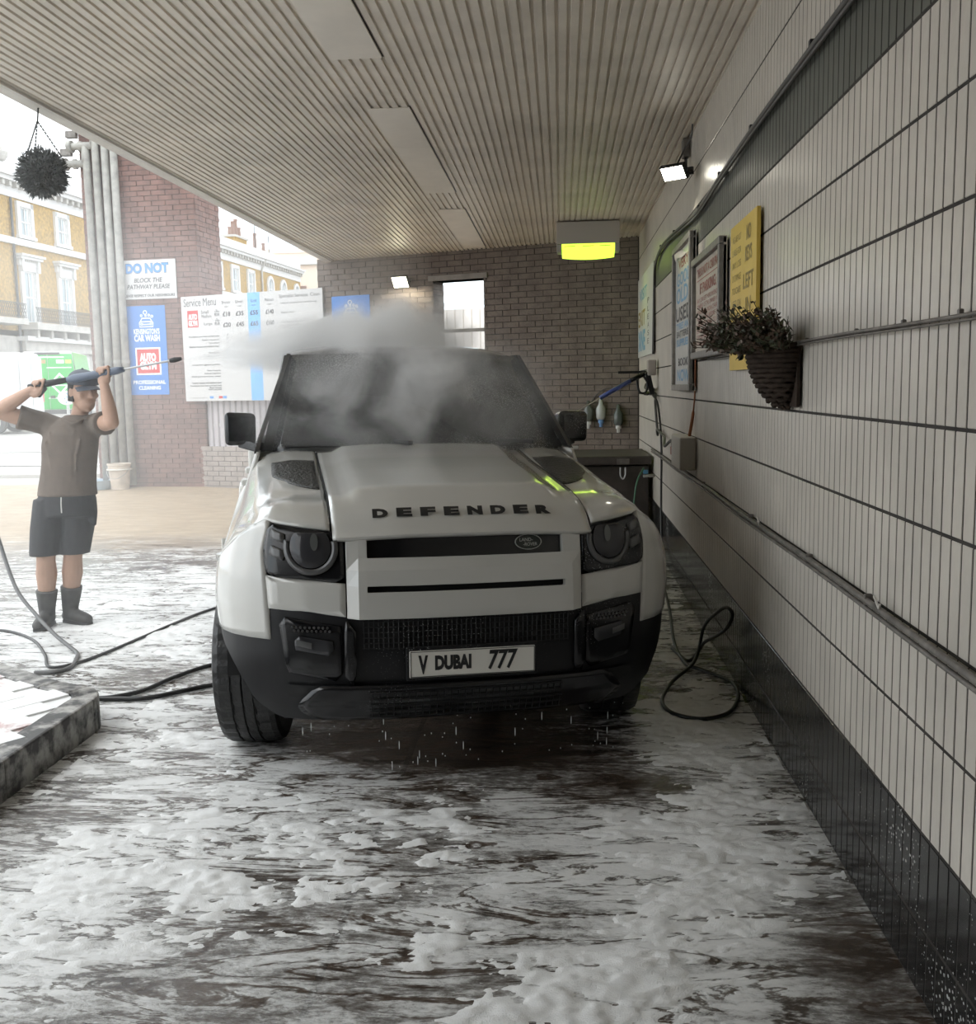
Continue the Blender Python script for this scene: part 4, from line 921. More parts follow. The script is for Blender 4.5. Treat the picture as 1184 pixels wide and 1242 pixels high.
# flood lamp on the right wall
def flood(name, label, loc, rz, tilt_, power, size, colour, arm):
    t = thing(name, label, 'lamp', loc, rz); RX = Matrix.Rotation(tilt_, 3, 'X')
    MB().box((0, 0, 0), (size[0], .035, size[1]), M=RX).build('housing', dark_metal, t, bevel=.004)
    b = MB(); w, h = size[0]*.44, size[1]*.42; b.add([RX @ Vector((x, -.019, z)) for x, z in ((-w, -h), (w, -h), (w, h), (-w, h))], [(0, 1, 2, 3)]); b.build('diffuser', mat(name+'_light', (1, 1, 1), .5, emit=(colour, power)), t)
    arm_b = MB()
    for s in (-1, 1): arm_b.bar((s*size[0]*.5, 0, 0), (s*size[0]*.35, arm, .02), .012, .02)
    arm_b.bar((-size[0]*.36, arm, .02), (size[0]*.36, arm, .02), .02, .05); arm_b.build('bracket', dark_metal, t)
    return t
t = flood('wall_flood_lamp', 'lit flood lamp on an arm high on the tiled wall', (WX-.16, 7.30, 3.09), math.radians(-38), math.radians(38), 9, (.19, .11), (1, .95, .80), .13)
MB().tube(curve([(-.02, .05, .04), (.0, .12, .16), (.06, .12, .24), (.08, .10, .32)], 6), .006, 6).build('flex', cable_m, t)
jb = thing('junction_box', 'small dark junction box at the ceiling above the wall flood lamp', 'box', (WX-.03, 7.75, 3.34)); MB().box((0, 0, 0), (.05, .10, .13)).build('case', grime_metal, jb, bevel=.006); MB().box((-.0, 0, -.1), (.02, .03, .08)).build('gland', dark_metal, jb)
ll = bpy.data.lights.new('flood_light', 'SPOT'); lo = bpy.data.objects.new('flood_light', ll); COL.objects.link(lo); ll.energy = 6; ll.spot_size = 1.4; ll.color = (1, .95, .8); ll.shadow_soft_size = .06; lo.location = (WX-.34, 7.30, 3.0); lo.rotation_euler = (math.radians(35), 0, math.radians(-60))
t = flood('back_flood_lamp', 'glowing flood lamp on the brown brick back wall above the spray', bw(3.20, 3.055, .16), math.atan2(-BD.y, -BD.x), math.radians(30), 14, (.24, .17), (1, .93, .66), .12)
ll = bpy.data.lights.new('back_flood_light', 'SPOT'); lo = bpy.data.objects.new('back_flood_light', ll); COL.objects.link(lo); ll.energy = 14; ll.spot_size = 2.2; ll.color = (1, .93, .7); ll.shadow_soft_size = .06; lo.location = bw(3.20, 3.0, .24); lo.rotation_euler = (math.radians(40), 0, math.radians(-20))
# green glowing box lamp under the ceiling
gl = thing('ceiling_box_lamp', 'grey box lamp under the ceiling glowing yellow green', 'lamp', (.315, 11.5, 3.405), math.radians(-1.0))
b = MB(); b.add([(-.34, -.13, 0), (.34, -.13, 0), (.34, .25, 0), (-.34, .25, 0), (-.34, -.15, -.235), (.335, -.15, -.235), (.335, .25, -.235), (-.34, .25, -.235)], [(0, 1, 5, 4), (1, 2, 6, 5), (2, 3, 7, 6), (3, 0, 4, 7), (0, 1, 2, 3), (4, 5, 6, 7)]); b.build('hood', mat('grey_lamp_hood', (.40, .37, .33), .5), gl, bevel=.004)
for s in (-1, 1): MB().box((s*.315, 0.0, -.275), (.05, .26, .08)).build('end_cheek', mat('cheek%d' % s, (.35, .33, .30), .5), gl, bevel=.006)
b = MB(); b.grid(lambda i, j: (-.285+.57*i, .14-.27*math.sin(PI*.5*j)*1.0, -.375+.14*j**1.5+.02*(2*i-1)**2*(1-j)), 12, 8); b.build('diffuser', mat('green_glow', (.6, .9, .1), .4, emit=((.62, 1.0, .06), 1.05)), gl, smooth=True, solid=.004)
oc_ = mat('olive_clip', (.2, .3, .02), .5)
for x0 in (-.26, -.06, .12): MB().bar((x0, -.137, -.262), (x0+.12, -.137, -.260), .004, .006).build('tube_clip', oc_, gl)
ll = bpy.data.lights.new('box_lamp_light', 'AREA'); lo = bpy.data.objects.new('box_lamp_light', ll); COL.objects.link(lo); ll.energy = 1.6; ll.shape = 'RECTANGLE'; ll.size = .5; ll.size_y = .15; ll.color = (.75, 1.0, .15); lo.location = (.315, 11.45, 2.99)

# ---- second lance on the wall with its holster, hose and the loose loop on the floor
wl = thing('wall_lance', 'blue-sleeved pressure lance hung on the tiled wall by the bench', 'lance', (.80, 10.2, 1.75))
D = Vector((-.67, -.25, -.36)); 
MB().tube([(.02, 0, .0), D*.18], .022, 10).build('trigger_body', blk, wl, smooth=True); MB().tube([D*.18, D*.62], .021, 10).build('sleeve', mat('blue_sleeve', (.045, .075, .26), .4), wl, smooth=True)
MB().tube([D*.62, D*.98], .006, 8).build('tube', mat('steel_tube', (.7, .68, .62), .2, .8), wl); MB().tube([D*.97, D*1.12], .014, 8).build('nozzle', blk, wl)
gpts = [(.0, 0, 0), (.05, -.02, -.09), (.03, -.03, -.18), (-.03, -.02, -.17), (-.05, 0, -.06)]
MB().tube(curve(gpts, 5), .012, 8, closed=False).build('trigger_guard', blk, wl, smooth=True); MB().bar((.05, 0, .02), (.10, 0, -.20), .04, .05).build('grip', blk, wl, bevel=.01)
MB().box((.09, 0, .06), (.08, .16, .15)).build('holster', mat('red_grey_holster', (.34, .30, .27), .5), wl, bevel=.01); MB().box((-.06, .1, .02), (.34, .03, .025)).build('holster_bar', dark_metal, wl)
hz = thing('hanging_hose', 'black hose hanging from the wall lance and looping on the floor by the wall', 'hose', (.90, 10.2, 1.6))
P_ = [(.90, 10.2, 1.55), (.925, 9.9, 1.45), (.93, 9.6, 1.1), (.93, 9.6, .6), (.925, 9.5, .2), (.90, 9.2, .03), (.84, 8.5, .014), (.78, 7.4, .014), (.71, 6.45, .014), (.72, 5.95, .016), (.79, 5.82, .016), (.87, 5.69, .016), (.925, 5.56, .018), (.93, 5.40, .02), (.90, 5.22, .018), (.82, 5.02, .016), (.69, 4.93, .016), (.575, 4.98, .016), (.52, 5.09, .016), (.52, 5.26, .018), (.60, 5.52, .03), (.74, 5.82, .04), (.80, 5.98, .08), (.83, 5.95, .24), (.86, 5.62, .40), (.88, 5.45, .46), (.90, 5.40, .43), (.89, 5.52, .33), (.87, 5.78, .22), (.83, 5.95, .14), (.80, 6.02, .06), (.74, 6.0, .016), (.68, 6.3, .014)]
MB().tube(curve([(x-.90, y-10.2, z-1.6) for x, y, z in P_], 7), .0105, 8).build('hose_pipe', black_rubber, hz, smooth=True)
ch = thing('coiled_cable', 'dark coiled cable strung along the tiles under the wall lance', 'cable', (.92, 9, 1.4))
P_ = [(.0, 2.2, .25)]+[(-.02*math.sin(k*1.3), 2.2-.06*k-.9*k/16, .25-.01*k-.03*abs(math.sin(k*1.1))) for k in range(1, 9)]+[(0, 1.1, .05), (0, .85, -.22), (-.02, .7, -.17), (0, .55, -.2), (0, .2, -.22), (-.03, -.1, -.28), (0, -.35, -.22), (0, -.5, -.27), (0, -.7, -.22), (0, -.85, -.24)]
MB().tube(curve(P_, 6), .013, 7).build('cable', cable_m, ch, smooth=True)
MB().box((-.01, 1.45, .2), (.03, .5, .025)).build('hook_rail', grime_metal, ch)
for k in range(4): MB().cyl((-.0, 1.3+.12*k, .17), (-.07, 1.3+.12*k, .15), .014, n=8).build('hook', dark_metal, ch)

# ---- dark bench locker in the corner, with three bottles on the wall behind
bench_m = mat('dark_brown_locker', (.055, .046, .04), .5, var=.3, vs=6)
bn = thing('bench_locker', 'long dark locker bench in the corner under the wall lance', 'locker', (.28, 11.2, 0))
MB().box((-.05, .05, .40), (1.36, 1.1, .82)).build('body', bench_m, bn, bevel=.01); MB().box((-.05, .03, .87), (1.40, 1.2, .09)).build('lid', bench_m, bn, bevel=.012)
MB().box((.36, -.58, .86), (.13, .02, .06)).build('hasp', grime_metal, bn, bevel=.004); b = MB(); b.tube(curve([(.33, -.58, .80), (.33, -.58, .72), (.355, -.58, .68), (.38, -.58, .72), (.38, -.58, .80)], 5), .008, 6); b.build('staple', grey_metal, bn)
tl = thing('brush_handle', 'pale brush lying on the lid of the dark locker', 'brush', (-.05, 11.6, .935)); MB().cyl((-.22, 0, .012), (.12, 0, .012), .010).build('handle', white_plastic, tl); MB().box((.18, 0, .018), (.13, .04, .035)).build('head', mat('brush_grey', (.35, .34, .32), .6), tl, bevel=.008)
for k, (s, z, col, cap, lab) in enumerate(((.62, 1.29, (.10, .11, .10), (.7, .7, .68), 'dark spray bottle on the back wall, nearest the car mirror'), (.455, 1.31, (.42, .43, .42), (.15, .3, .55), 'pale spray bottle with a blue collar on the back wall'), (.23, 1.24, (.08, .095, .09), (.62, .62, .6), 'slim dark bottle on the back wall nearest the tiled corner'))):
    t = thing('spray_bottle', lab, 'bottle', bw(s, z, .07), 0, 'bottles hung on the back wall'); m1 = mat('bottle%d' % k, col, .25); m2 = mat('cap%d' % k, cap, .4)
    MB().lathe([(0, .17), (.02, .165), (.03, .10), (.058, .05), (.06, -.06), (.045, -.09), (0, -.09)], 16).build('body', m1, t, smooth=True)
    MB().lathe([(0, -.085), (.034, -.085), (.034, -.13), (.02, -.14), (.022, -.18), (0, -.185)], 14).build('cap', m2, t, smooth=True); MB().box((0, .03, .12), (.02, .08, .02)).build('hook', dark_metal, t)
cw_ = thing('hanging_wire', 'thin dark wire arching over the bottles on the back wall', 'wire', bw(.4, 1.5, .03)); MB().tube(curve([bw(.66, 1.30, .03)-bw(.4, 1.5, .03), bw(.55, 1.50, .03)-bw(.4, 1.5, .03), bw(.40, 1.60, .04)-bw(.4, 1.5, .03), bw(.22, 1.60, .03)-bw(.4, 1.5, .03), bw(.1, 1.66, .03)-bw(.4, 1.5, .03)], 6), .006, 6).build('wire', cable_m, cw_)
tp = thing('hose_tap', 'small blue-handled tap and green hose at the end of the locker', 'tap', (.87, 10.55, .72)); MB().cyl((.08, 0, 0), (-.03, -.06, 0), .016, n=10).build('spout', grey_metal, tp); MB().box((-.01, -.04, .04), (.05, .03, .04)).build('handle', mat('tap_blue', (.1, .3, .5), .4), tp, bevel=.006); MB().tube(curve([(-.03, -.06, .08), (-.10, -.10, -.05), (-.14, -.16, -.3), (-.17, -.22, -.70)], 6), .009, 7).build('hose', mat('green_hose', (.04, .13, .07), .4), tp, smooth=True)

# ---- bucket by the pier, hanging ball basket
bk = thing('bucket', 'battered pale bucket standing at the foot of the brick pier', 'bucket', (-6.67, 15.0, .21))
prof = [(.0, .0), (.13, 0), (.165, .36), (.175, .365), (.175, .39), (.16, .39), (.125, .015), (0, .015)]; MB().lathe(prof, 28).build('body', mat('stained_bucket', (.58, .50, .42), .5, var=.2, vs=6), bk, smooth=False)
MB().tube([(.176*math.cos(a), .176*math.sin(a), .30+.0*a) for a in np.linspace(0, 2*PI, 25)[:-1]], .012, 6, closed=True).build('rim_band', mat('bucket_rim', (.62, .60, .54), .5), bk)
MB().tube([(.17*math.cos(a), -.03-.17*abs(math.sin(a)), .33-.16*math.sin(a)) for a in np.linspace(0, PI, 13)], .005, 6).build('handle', grey_metal, bk)
cr = thing('blue_tub', 'low pale blue tub on the ground beside the bucket', 'tub', (-7.05, 15.02, .21)); MB().lathe([(0, 0), (.20, 0), (.25, .13), (.26, .14), (.235, .14), (.19, .02), (0, .02)], 24).build('body', mat('tub_blue', (.33, .42, .50), .5), cr)
hb = thing('hanging_plant_ball', 'round hanging ball of grey-green foliage chained to the canopy edge', 'hanging plant', (-3.172, 6.30, 3.01))
lb = MB(); core = MB().sphere((0, 0, 0), .115, 18, 12).build('moss_core', mat('dark_moss', (.028, .032, .028), .9), hb, smooth=True)
for k in range(2600):
    d = Vector((random.gauss(0, 1), random.gauss(0, 1), random.gauss(0, 1))).normalized(); leaf(lb, d*random.uniform(.09, .135), d+Vector((random.gauss(0, .5), random.gauss(0, .5), random.gauss(0, .5))), random.uniform(.03, .05), random.uniform(.004, .007))
lb.build('foliage', mat('grey_green_leaves', (.10, .108, .10), .6, rgb2=(.055, .06, .06), vs=12), hb, kind='stuff')
for a in (0.3, 2.4, 4.5):
    p0 = Vector((.13*math.cos(a), .13*math.sin(a), .08)); p1 = Vector((-.01, 0, .31)); b = MB()
    for k in range(12): q0 = p0.lerp(p1, k/12); q1 = p0.lerp(p1, (k+.8)/12); b.tube([q0, q1], .0052, 5)
    b.build('chain', dark_metal, hb)
MB().tube([(-.01, 0, .30), (.0, 0, .38), (.01, 0, .41)], .005, 6).build('hook', dark_metal, hb)

# ---- hoses on the left
MB_h = MB(); 
ho = thing('lance_hose', 'grey hose trailing from the held lance down to the wet floor', 'hose', (-3.9, 6.9, 1.6))
P_ = [(-3.64, 6.90, 1.700), (-3.80, 6.92, 1.64), (-3.93, 6.95, 1.52), (-4.02, 6.95, 1.25), (-4.03, 6.93, .85), (-3.97, 6.9, .61), (-3.80, 6.76, .32), (-3.60, 6.62, .17), (-3.37, 6.43, .07), (-3.19, 6.28, .02), (-3.09, 6.16, .014), (-3.03, 6.02, .014), (-2.98, 5.85, .014), (-3.02, 5.74, .014), (-3.14, 5.72, .014)]
MB().tube(curve([(x+3.9, y-6.9, z-1.6) for x, y, z in P_], 8), .0135, 8).build('hose_pipe', mat('grey_hose', (.10, .10, .10), .45), ho, smooth=True)
h2 = thing('floor_hose', 'thin dark hose lying across the foam from the lance hose to the car', 'hose', (-3, 6, 0)); MB().tube(curve([(x+3, y-6, .010) for x, y in ((-4.6, 6.55), (-4.2, 6.72), (-3.95, 6.80), (-3.6, 6.55), (-3.3, 6.15), (-3.12, 5.86), (-2.99, 5.95), (-2.90, 6.3), (-2.78, 7.0), (-2.66, 7.5), (-2.3, 8.3), (-1.9, 9.0))], 8), .010, 7).build('hose_pipe', black_rubber, h2, smooth=True)
h3 = thing('black_hose', 'thick black hose looped behind the kerb island and under the car', 'hose', (-2.4, 5.2, 0)); MB().tube(curve([(x+2.4, y-5.2, .016) for x, y in ((-1.7, 5.95), (-2.02, 5.92), (-2.14, 5.86), (-2.26, 5.60), (-2.33, 5.36), (-2.45, 5.24), (-2.53, 5.22), (-2.42, 5.215), (-2.25, 5.23), (-2.10, 5.36), (-1.95, 5.48), (-1.6, 5.55))], 8), .0135, 8).build('hose_pipe', black_rubber, h3, smooth=True)

# ================================================================== THE PERSON
def remesh(b, name, m, parent, vox, smooth=4, fac=.5):
    o = b.build(name, m); md = o.modifiers.new('r', 'REMESH'); md.mode = 'VOXEL'; md.voxel_size = vox; md.use_smooth_shade = True
    s = o.modifiers.new('s', 'SMOOTH'); s.factor = fac; s.iterations = smooth
    dg = bpy.context.evaluated_depsgraph_get(); me = bpy.data.meshes.new_from_object(o.evaluated_get(dg)); me.materials.clear(); me.materials.append(m); bpy.data.objects.remove(o)
    me.polygons.foreach_set('use_smooth', [True]*len(me.polygons)); ob = bpy.data.objects.new(name, me); COL.objects.link(ob); ob.parent = parent; return ob
def limb(b, pts, n=14):
    """tapered limb through (point, radius) pairs with round joints"""
    P = [Vector(p) for p, r in pts]; Rr = [r for p, r in pts]; b.tube(P, Rr, n)
    for p, r in zip(P, Rr): b.sphere(p, r, 14, 9)
    return b
PX, PY = -3.56, 7.0
pr_ = thing('person', 'person in cap, brown t-shirt, black shorts and boots aiming a pressure lance', 'person', (PX, PY, 0))
def q(x, y, z): return Vector((x-PX, y-PY, z))
skin = mat('tanned_skin', (.42, .255, .18), .55, var=.08, vs=9)
body = MB()
hipL, hipR = q(-3.63, 7.0, .90), q(-3.43, 7.03, .90); knL, knR = q(-3.675, 6.96, .50), q(-3.515, 7.04, .50); anL, anR = q(-3.715, 7.0, .10), q(-3.585, 7.09, .10)
for h, k, a in ((hipL, knL, anL), (hipR, knR, anR)):
    limb(body, [(h, .085), (h.lerp(k, .5), .083), (k, .066)]); m_ = k.lerp(a, .30)+Vector((-.005, .015, 0)); limb(body, [(k, .064), (m_, .074), (k.lerp(a, .65), .056), (a, .040)])
chest, neck = q(-3.46, 7.0, 1.33), q(-3.385, 6.99, 1.50); shL, shR = q(-3.625, 6.98, 1.455), q(-3.255, 7.0, 1.445)
limb(body, [(q(-3.53, 7.01, .93), .125), (q(-3.49, 7.0, 1.15), .13), (chest, .14), (neck+Vector((-.02, 0, -.06)), .08)])
elL, elR = q(-3.875, 6.82, 1.545), q(-3.065, 6.82, 1.46); haL, haR = q(-3.60, 6.86, 1.71), q(-3.125, 6.86, 1.755)
limb(body, [(shL, .064), (shL.lerp(elL, .5), .060), (elL, .049)]); limb(body, [(elL, .049), (elL.lerp(haL, .3), .050), (haL.lerp(elL, .12), .031)])
limb(body, [(shR, .064), (shR.lerp(elR, .5), .060), (elR, .049)]); limb(body, [(elR, .049), (elR.lerp(haR, .3), .050), (haR.lerp(elR, .12), .031)])
hc = q(-3.325, 6.97, 1.672); HS = 1.13; RH = Matrix.Rotation(math.radians(52), 3, 'Z') @ Matrix.Rotation(math.radians(6), 3, 'X')   # face turned towards the car
limb(body, [(neck+Vector((0, 0, -.03)), .058), (hc+Vector((-.02, .02, -.07)), .056)])
def hd(x, y, z): return hc+RH @ Vector((x, y, z))*HS      # x right, -y front, z up
body.sphere(hc, (.077*HS, .095*HS, .112*HS), 22, 16, RH); body.sphere(hd(0, -.028, -.065), (.064, .070, .068), 18, 12, RH)
body.sphere(hd(0, -.058, -.102), (.026, .026, .022), 12, 8, RH)
body.tube([hd(0, -.092, .022), hd(0, -.110, -.020), hd(0, -.098, -.032)], [.010, .015, .009], 8); body.sphere(hd(0, -.105, -.022), (.018, .014, .012), 10, 8, RH)
for s in (-1, 1):
    body.sphere(hd(s*.079, .005, -.005), (.010, .020, .032), 10, 8, RH); body.sphere(hd(s*.030, -.083, .034), (.026, .013, .010), 10, 8, RH); body.sphere(hd(s*.045, -.068, -.018), (.024, .022, .02), 10, 8, RH)
body.sphere(hd(0, -.085, -.066), (.026, .011, .008), 10, 7, RH); body.sphere(hd(0, -.084, -.078), (.022, .011, .008), 10, 7, RH)
# hands closed round the lance
gdir = (q(-2.968, 6.86, 1.818)-q(-3.577, 6.86, 1.722)).normalized(); gup = Vector((0, 0, 1)); gside = gdir.cross(gup).normalized(); gup = gside.cross(gdir)
def hand(c, wrist, rad, thumb_dir, w=None):
    w = (w or (wrist-c)).normalized(); side = gdir
    palm = c+w*.048; body.sphere(palm, (.047, .026, .044), 14, 10, Matrix((gdir, w.cross(gdir).normalized(), w)).transposed())
    limb(body, [(palm, .026), (wrist, .028)])
    n = w.cross(gdir).normalized()
    for k in range(4):
        o = gdir*(-.032+.0215*k)*thumb_dir; L = (.85, 1.0, .95, .78)[k]; r = .0098
        pts = [(c+o+w*.030-n*.020, r+.001)]+[(c+o+(w*math.cos(a)-n*math.sin(a))*rad, r) for a in np.linspace(.9, .9+4.0*L, 8)]
        limb(body, pts, 8)
    limb(body, [(palm+gdir*.030*thumb_dir, .012), (c+gdir*.045*thumb_dir+n*.026+w*.01, .010), (c+gdir*.050*thumb_dir+n*.030-w*.015, .009), (c+gdir*.040*thumb_dir+n*.018-w*.030, .008)], 8)
gl0 = q(-3.585, 6.86, 1.722); gr0 = q(-3.118, 6.86, 1.796)
hand(gl0, haL.lerp(elL, .22), .034, 1, Vector((-.25, -.15, -.95))); hand(gr0, haR.lerp(elR, .14)+Vector((0, 0, 0)), .040, 1)
remesh(body, 'body', skin, pr_, .0068, 3)
for s in (-1, 1): MB().sphere(hd(s*.030, -.086, .020), (.011, .006, .006), 10, 8, RH).build('eye', mat('eye%d' % s, (.03, .025, .02), .2), pr_, smooth=True); MB().tube([hd(s*.014, -.099, .036), hd(s*.030, -.098, .041), hd(s*.048, -.083, .036)], .0045, 6).build('eyebrow', mat('brow%d' % s, (.02, .016, .014), .8), pr_)
hair = MB(); hair.sphere(hc+RH @ Vector((0, .014, .012)), (.082, .092, .105), 20, 14, RH); ho_ = MB()
ho_.grid(lambda i, j: hd(.081*math.cos(PI*(i*1.3-.15)), .018+.085*math.sin(PI*(i*1.3-.15)), .05-.11*j), 16, 5); ho_.build('hair', mat('dark_hair', (.02, .017, .015), .8), pr_, smooth=True, solid=.006)
capm = mat('dark_blue_grey_cap', (.055, .065, .085), .7, var=.2, vs=20); cp = MB()
cp.grid(lambda i, j: hd(.089*math.cos(2*PI*i)*math.sqrt(max(0, 1-(j*.98)**2.4)), .004+.106*math.sin(2*PI*i)*math.sqrt(max(0, 1-(j*.98)**2.4)), .046+.090*j), 28, 10); c_ = cp.build('cap', capm, pr_, smooth=True, solid=.004)
MB().grid(lambda i, j: hd((2*i-1)*.078, -.095-.070*j*math.cos((2*i-1)*1.15)+.045*(2*i-1)**2, .050-.020*j-.02*(2*i-1)**2), 12, 5).build('peak', capm, c_, smooth=True, solid=.005); MB().sphere(hd(0, .004, .138), .009, 8, 6).build('button', capm, c_)
# clothes
shirt_m = mat('brown_tshirt', (.125, .098, .078), .85, var=.16, vs=7, bump=.3, bs=14); sh = MB()
def ring_loft(b, secs, n=26):
    vs = []; fs = []
    for c, rx, ry in secs: vs += [Vector(c)+Vector((rx*math.cos(2*PI*k/n), ry*math.sin(2*PI*k/n), 0)) for k in range(n)]
    m = len(secs)
    for i in range(m-1):
        for k in range(n): fs.append((i*n+k, i*n+(k+1) % n, (i+1)*n+(k+1) % n, (i+1)*n+k))
    fs += [tuple(range(n-1, -1, -1)), tuple(range((m-1)*n, m*n))]; return b.add(vs, fs)
ring_loft(sh, [(q(-3.503, 7.0, .945), .212, .155), (q(-3.50, 7.0, 1.0), .205, .15), (q(-3.485, 7.0, 1.10), .196, .142), (q(-3.47, 7.0, 1.20), .195, .142), (q(-3.455, 6.99, 1.30), .20, .142), (q(-3.44, 6.99, 1.38), .195, .135), (q(-3.425, 6.99, 1.44), .175, .115), (q(-3.405, 6.99, 1.485), .105, .085), (q(-3.392, 6.99, 1.512), .074, .074)])
for s_, e_ in ((shL, elL), (shR, elR)):
    limb(sh, [(s_+Vector((0, 0, .0)), .080), (s_.lerp(e_, .30), .078)]); sh.tube([s_, s_.lerp(e_, .30), s_.lerp(e_, .56)], [.08, .080, .088], 16)
limb(sh, [(shL, .080), (chest+Vector((-.06, 0, .06)), .10)]); limb(sh, [(shR, .080), (chest+Vector((.08, 0, .05)), .10)])
for k in range(6):   # cloth folds hanging from the raised shoulders
    a0 = q(-3.60+.06*k, 6.865, 1.40); limb(sh, [(a0, .004), (a0+Vector((.02*(2.5-k), -.002, -.16)), .007), (a0+Vector((.03*(2.5-k), .004, -.36)), .003)], 8)
limb(sh, [(q(-3.46, 6.90, 1.49), .010), (q(-3.37, 6.865, 1.45), .013), (q(-3.29, 6.91, 1.49), .010)], 8)
sh_o = remesh(sh, 't_shirt', shirt_m, pr_, .011, 3)
shorts_m = mat('black_shorts', (.028, .028, .030), .8, var=.2, vs=9, bump=.3, bs=12); st = MB()
ring_loft(st, [(q(-3.505, 7.0, 1.0), .19, .14), (q(-3.51, 7.0, .90), .208, .15), (q(-3.52, 7.01, .80), .215, .148)])
for h, k, cx in ((hipL, knL, -.012), (hipR, knR, .012)):
    b0 = h.lerp(k, .95)+Vector((cx, 0, 0)); vs = []; ring_loft(st, [(b0, .104, .10), (h.lerp(k, .5)+Vector((cx, 0, 0)), .112, .115), (h+Vector((0, 0, .02)), .112, .13)], 20)
limb(st, [(q(-3.715, 6.99, .82), .03), (q(-3.735, 6.97, .75), .02)], 8); limb(st, [(q(-3.325, 7.0, .80), .03), (q(-3.315, 6.98, .74), .02)], 8)
so_ = remesh(st, 'shorts', shorts_m, pr_, .010, 3)
MB().tube([q(-3.47, 6.84, .945), q(-3.475, 6.842, .90), q(-3.478, 6.846, .835)], .004, 6).build('drawstring', white_plastic, pr_)
boot_m = mat('dusty_black_boot', (.020, .019, .018), .6, rgb2=(.075, .072, .066), vs=11, thr=(.25, .75)); 
for a, kn_, toe, top in ((anL, knL, q(-3.70, 6.84, .05), .265), (anR, knR, q(-3.42, 7.01, .05), .275)):
    bo = MB(); a0 = Vector((a.x, a.y, 0)); f_ = (Vector((toe.x, toe.y, 0))-a0).normalized()
    bo.tube([a0+Vector((0, 0, .04)), a0+Vector((0, 0, .12)), a.lerp(kn_, .25), a.lerp(kn_, (top-.1)/.4)], [.054, .058, .068, .077], 18)
    limb(bo, [(a0-f_*.03+Vector((0, 0, .05)), .046), (a0+f_*.06+Vector((0, 0, .056)), .050), (a0+f_*.15+Vector((0, 0, .045)), .042), (a0+f_*.18+Vector((0, 0, .04)), .038)])
    b_ = remesh(bo, 'boot', boot_m, pr_, .009, 3)
    for v in b_.data.vertices: v.co.z = max(v.co.z, .012)
    so2 = MB(); so2.tube([a0-f_*.06+Vector((0, 0, .010)), a0-f_*.045+Vector((0, 0, .010)), a0+f_*.05+Vector((0, 0, .010)), a0+f_*.15+Vector((0, 0, .010)), a0+f_*.21+Vector((0, 0, .010))], [.02, .042, .045, .048, .022], 14)
    s_o = so2.build('sole', black_rubber, b_); 
    for v in s_o.data.vertices: v.co.z = .001+.024*(v.co.z > .012)
# the lance in the person's hands
ln = thing('pressure_lance', 'long pressure washer lance held overhead by the person in shorts', 'lance', (-3.36, 6.86, 1.757))
def ll_(d): return gdir*d
g0 = (q(-3.36, 6.86, 1.757)); 
MB().tube([ll_(-.30), ll_(-.16), ll_(-.02)], [.020, .024, .019], 10).build('trigger_gun', blk, ln, smooth=True); MB().bar(ll_(-.18)+Vector((0, 0, -.02)), ll_(-.24)+Vector((0, 0, -.075)), .03, .035).build('grip', blk, ln, bevel=.008)
MB().tube([ll_(-.02), ll_(.03), ll_(.18), ll_(.34), ll_(.39)], [.019, .030, .027, .026, .017], 12).build('sleeve', mat('slate_blue_sleeve', (.085, .11, .16), .45), ln, smooth=True)
MB().tube([ll_(.39), ll_(.73)], .0075, 8).build('tube', mat('lance_steel', (.35, .35, .35), .3, .6), ln); MB().tube([ll_(.72), ll_(.75), ll_(.80)], [.014, .019, .012], 10).build('nozzle', blk, ln)

# ================================================================== THE STREET
stock = mat('yellow_stock_brick', (.44, .28, .08), .85, rgb2=(.25, .16, .055), vs=7, det=10, thr=(.36, .64))
stucco = mat('white_stucco', (.60, .59, .58), .7, var=.05, vs=2); stucco_g = mat('weathered_stucco', (.44, .42, .39), .8, var=.15, vs=3)
pane_m = mat('window_pane', (.30, .34, .36), .08); curtain = mat('net_curtain', (.55, .55, .53), .8); iron = mat('black_iron_railing', (.06, .06, .06), .5)
FA = math.atan2(1, .079); fe = Vector((.079, 1, 0)).normalized(); fn = Vector((1, -.079, 0)).normalized()
def fx_(y): return -24+.079*(y-48)
def fp(y, z, o=0): return Vector((fx_(y), y, z))+fn*o
def fbox(b, y0, y1, z0, z1, o0, o1): 
    c = fp((y0+y1)/2, (z0+z1)/2, (o0+o1)/2); b.box(c, ((y1-y0)*1.003, o1-o0, z1-z0), rz=FA); return b
def loc(o, root): o.parent = root; o.matrix_parent_inverse = root.matrix_basis.inverted(); return o
def fpart(root, name, m, y0, y1, z0, z1, o0, o1, parent=None, bevel=0):
    o = fbox(MB(), y0, y1, z0, z1, o0, o1).build(name, m, bevel=bevel); o.parent = parent or root; return o
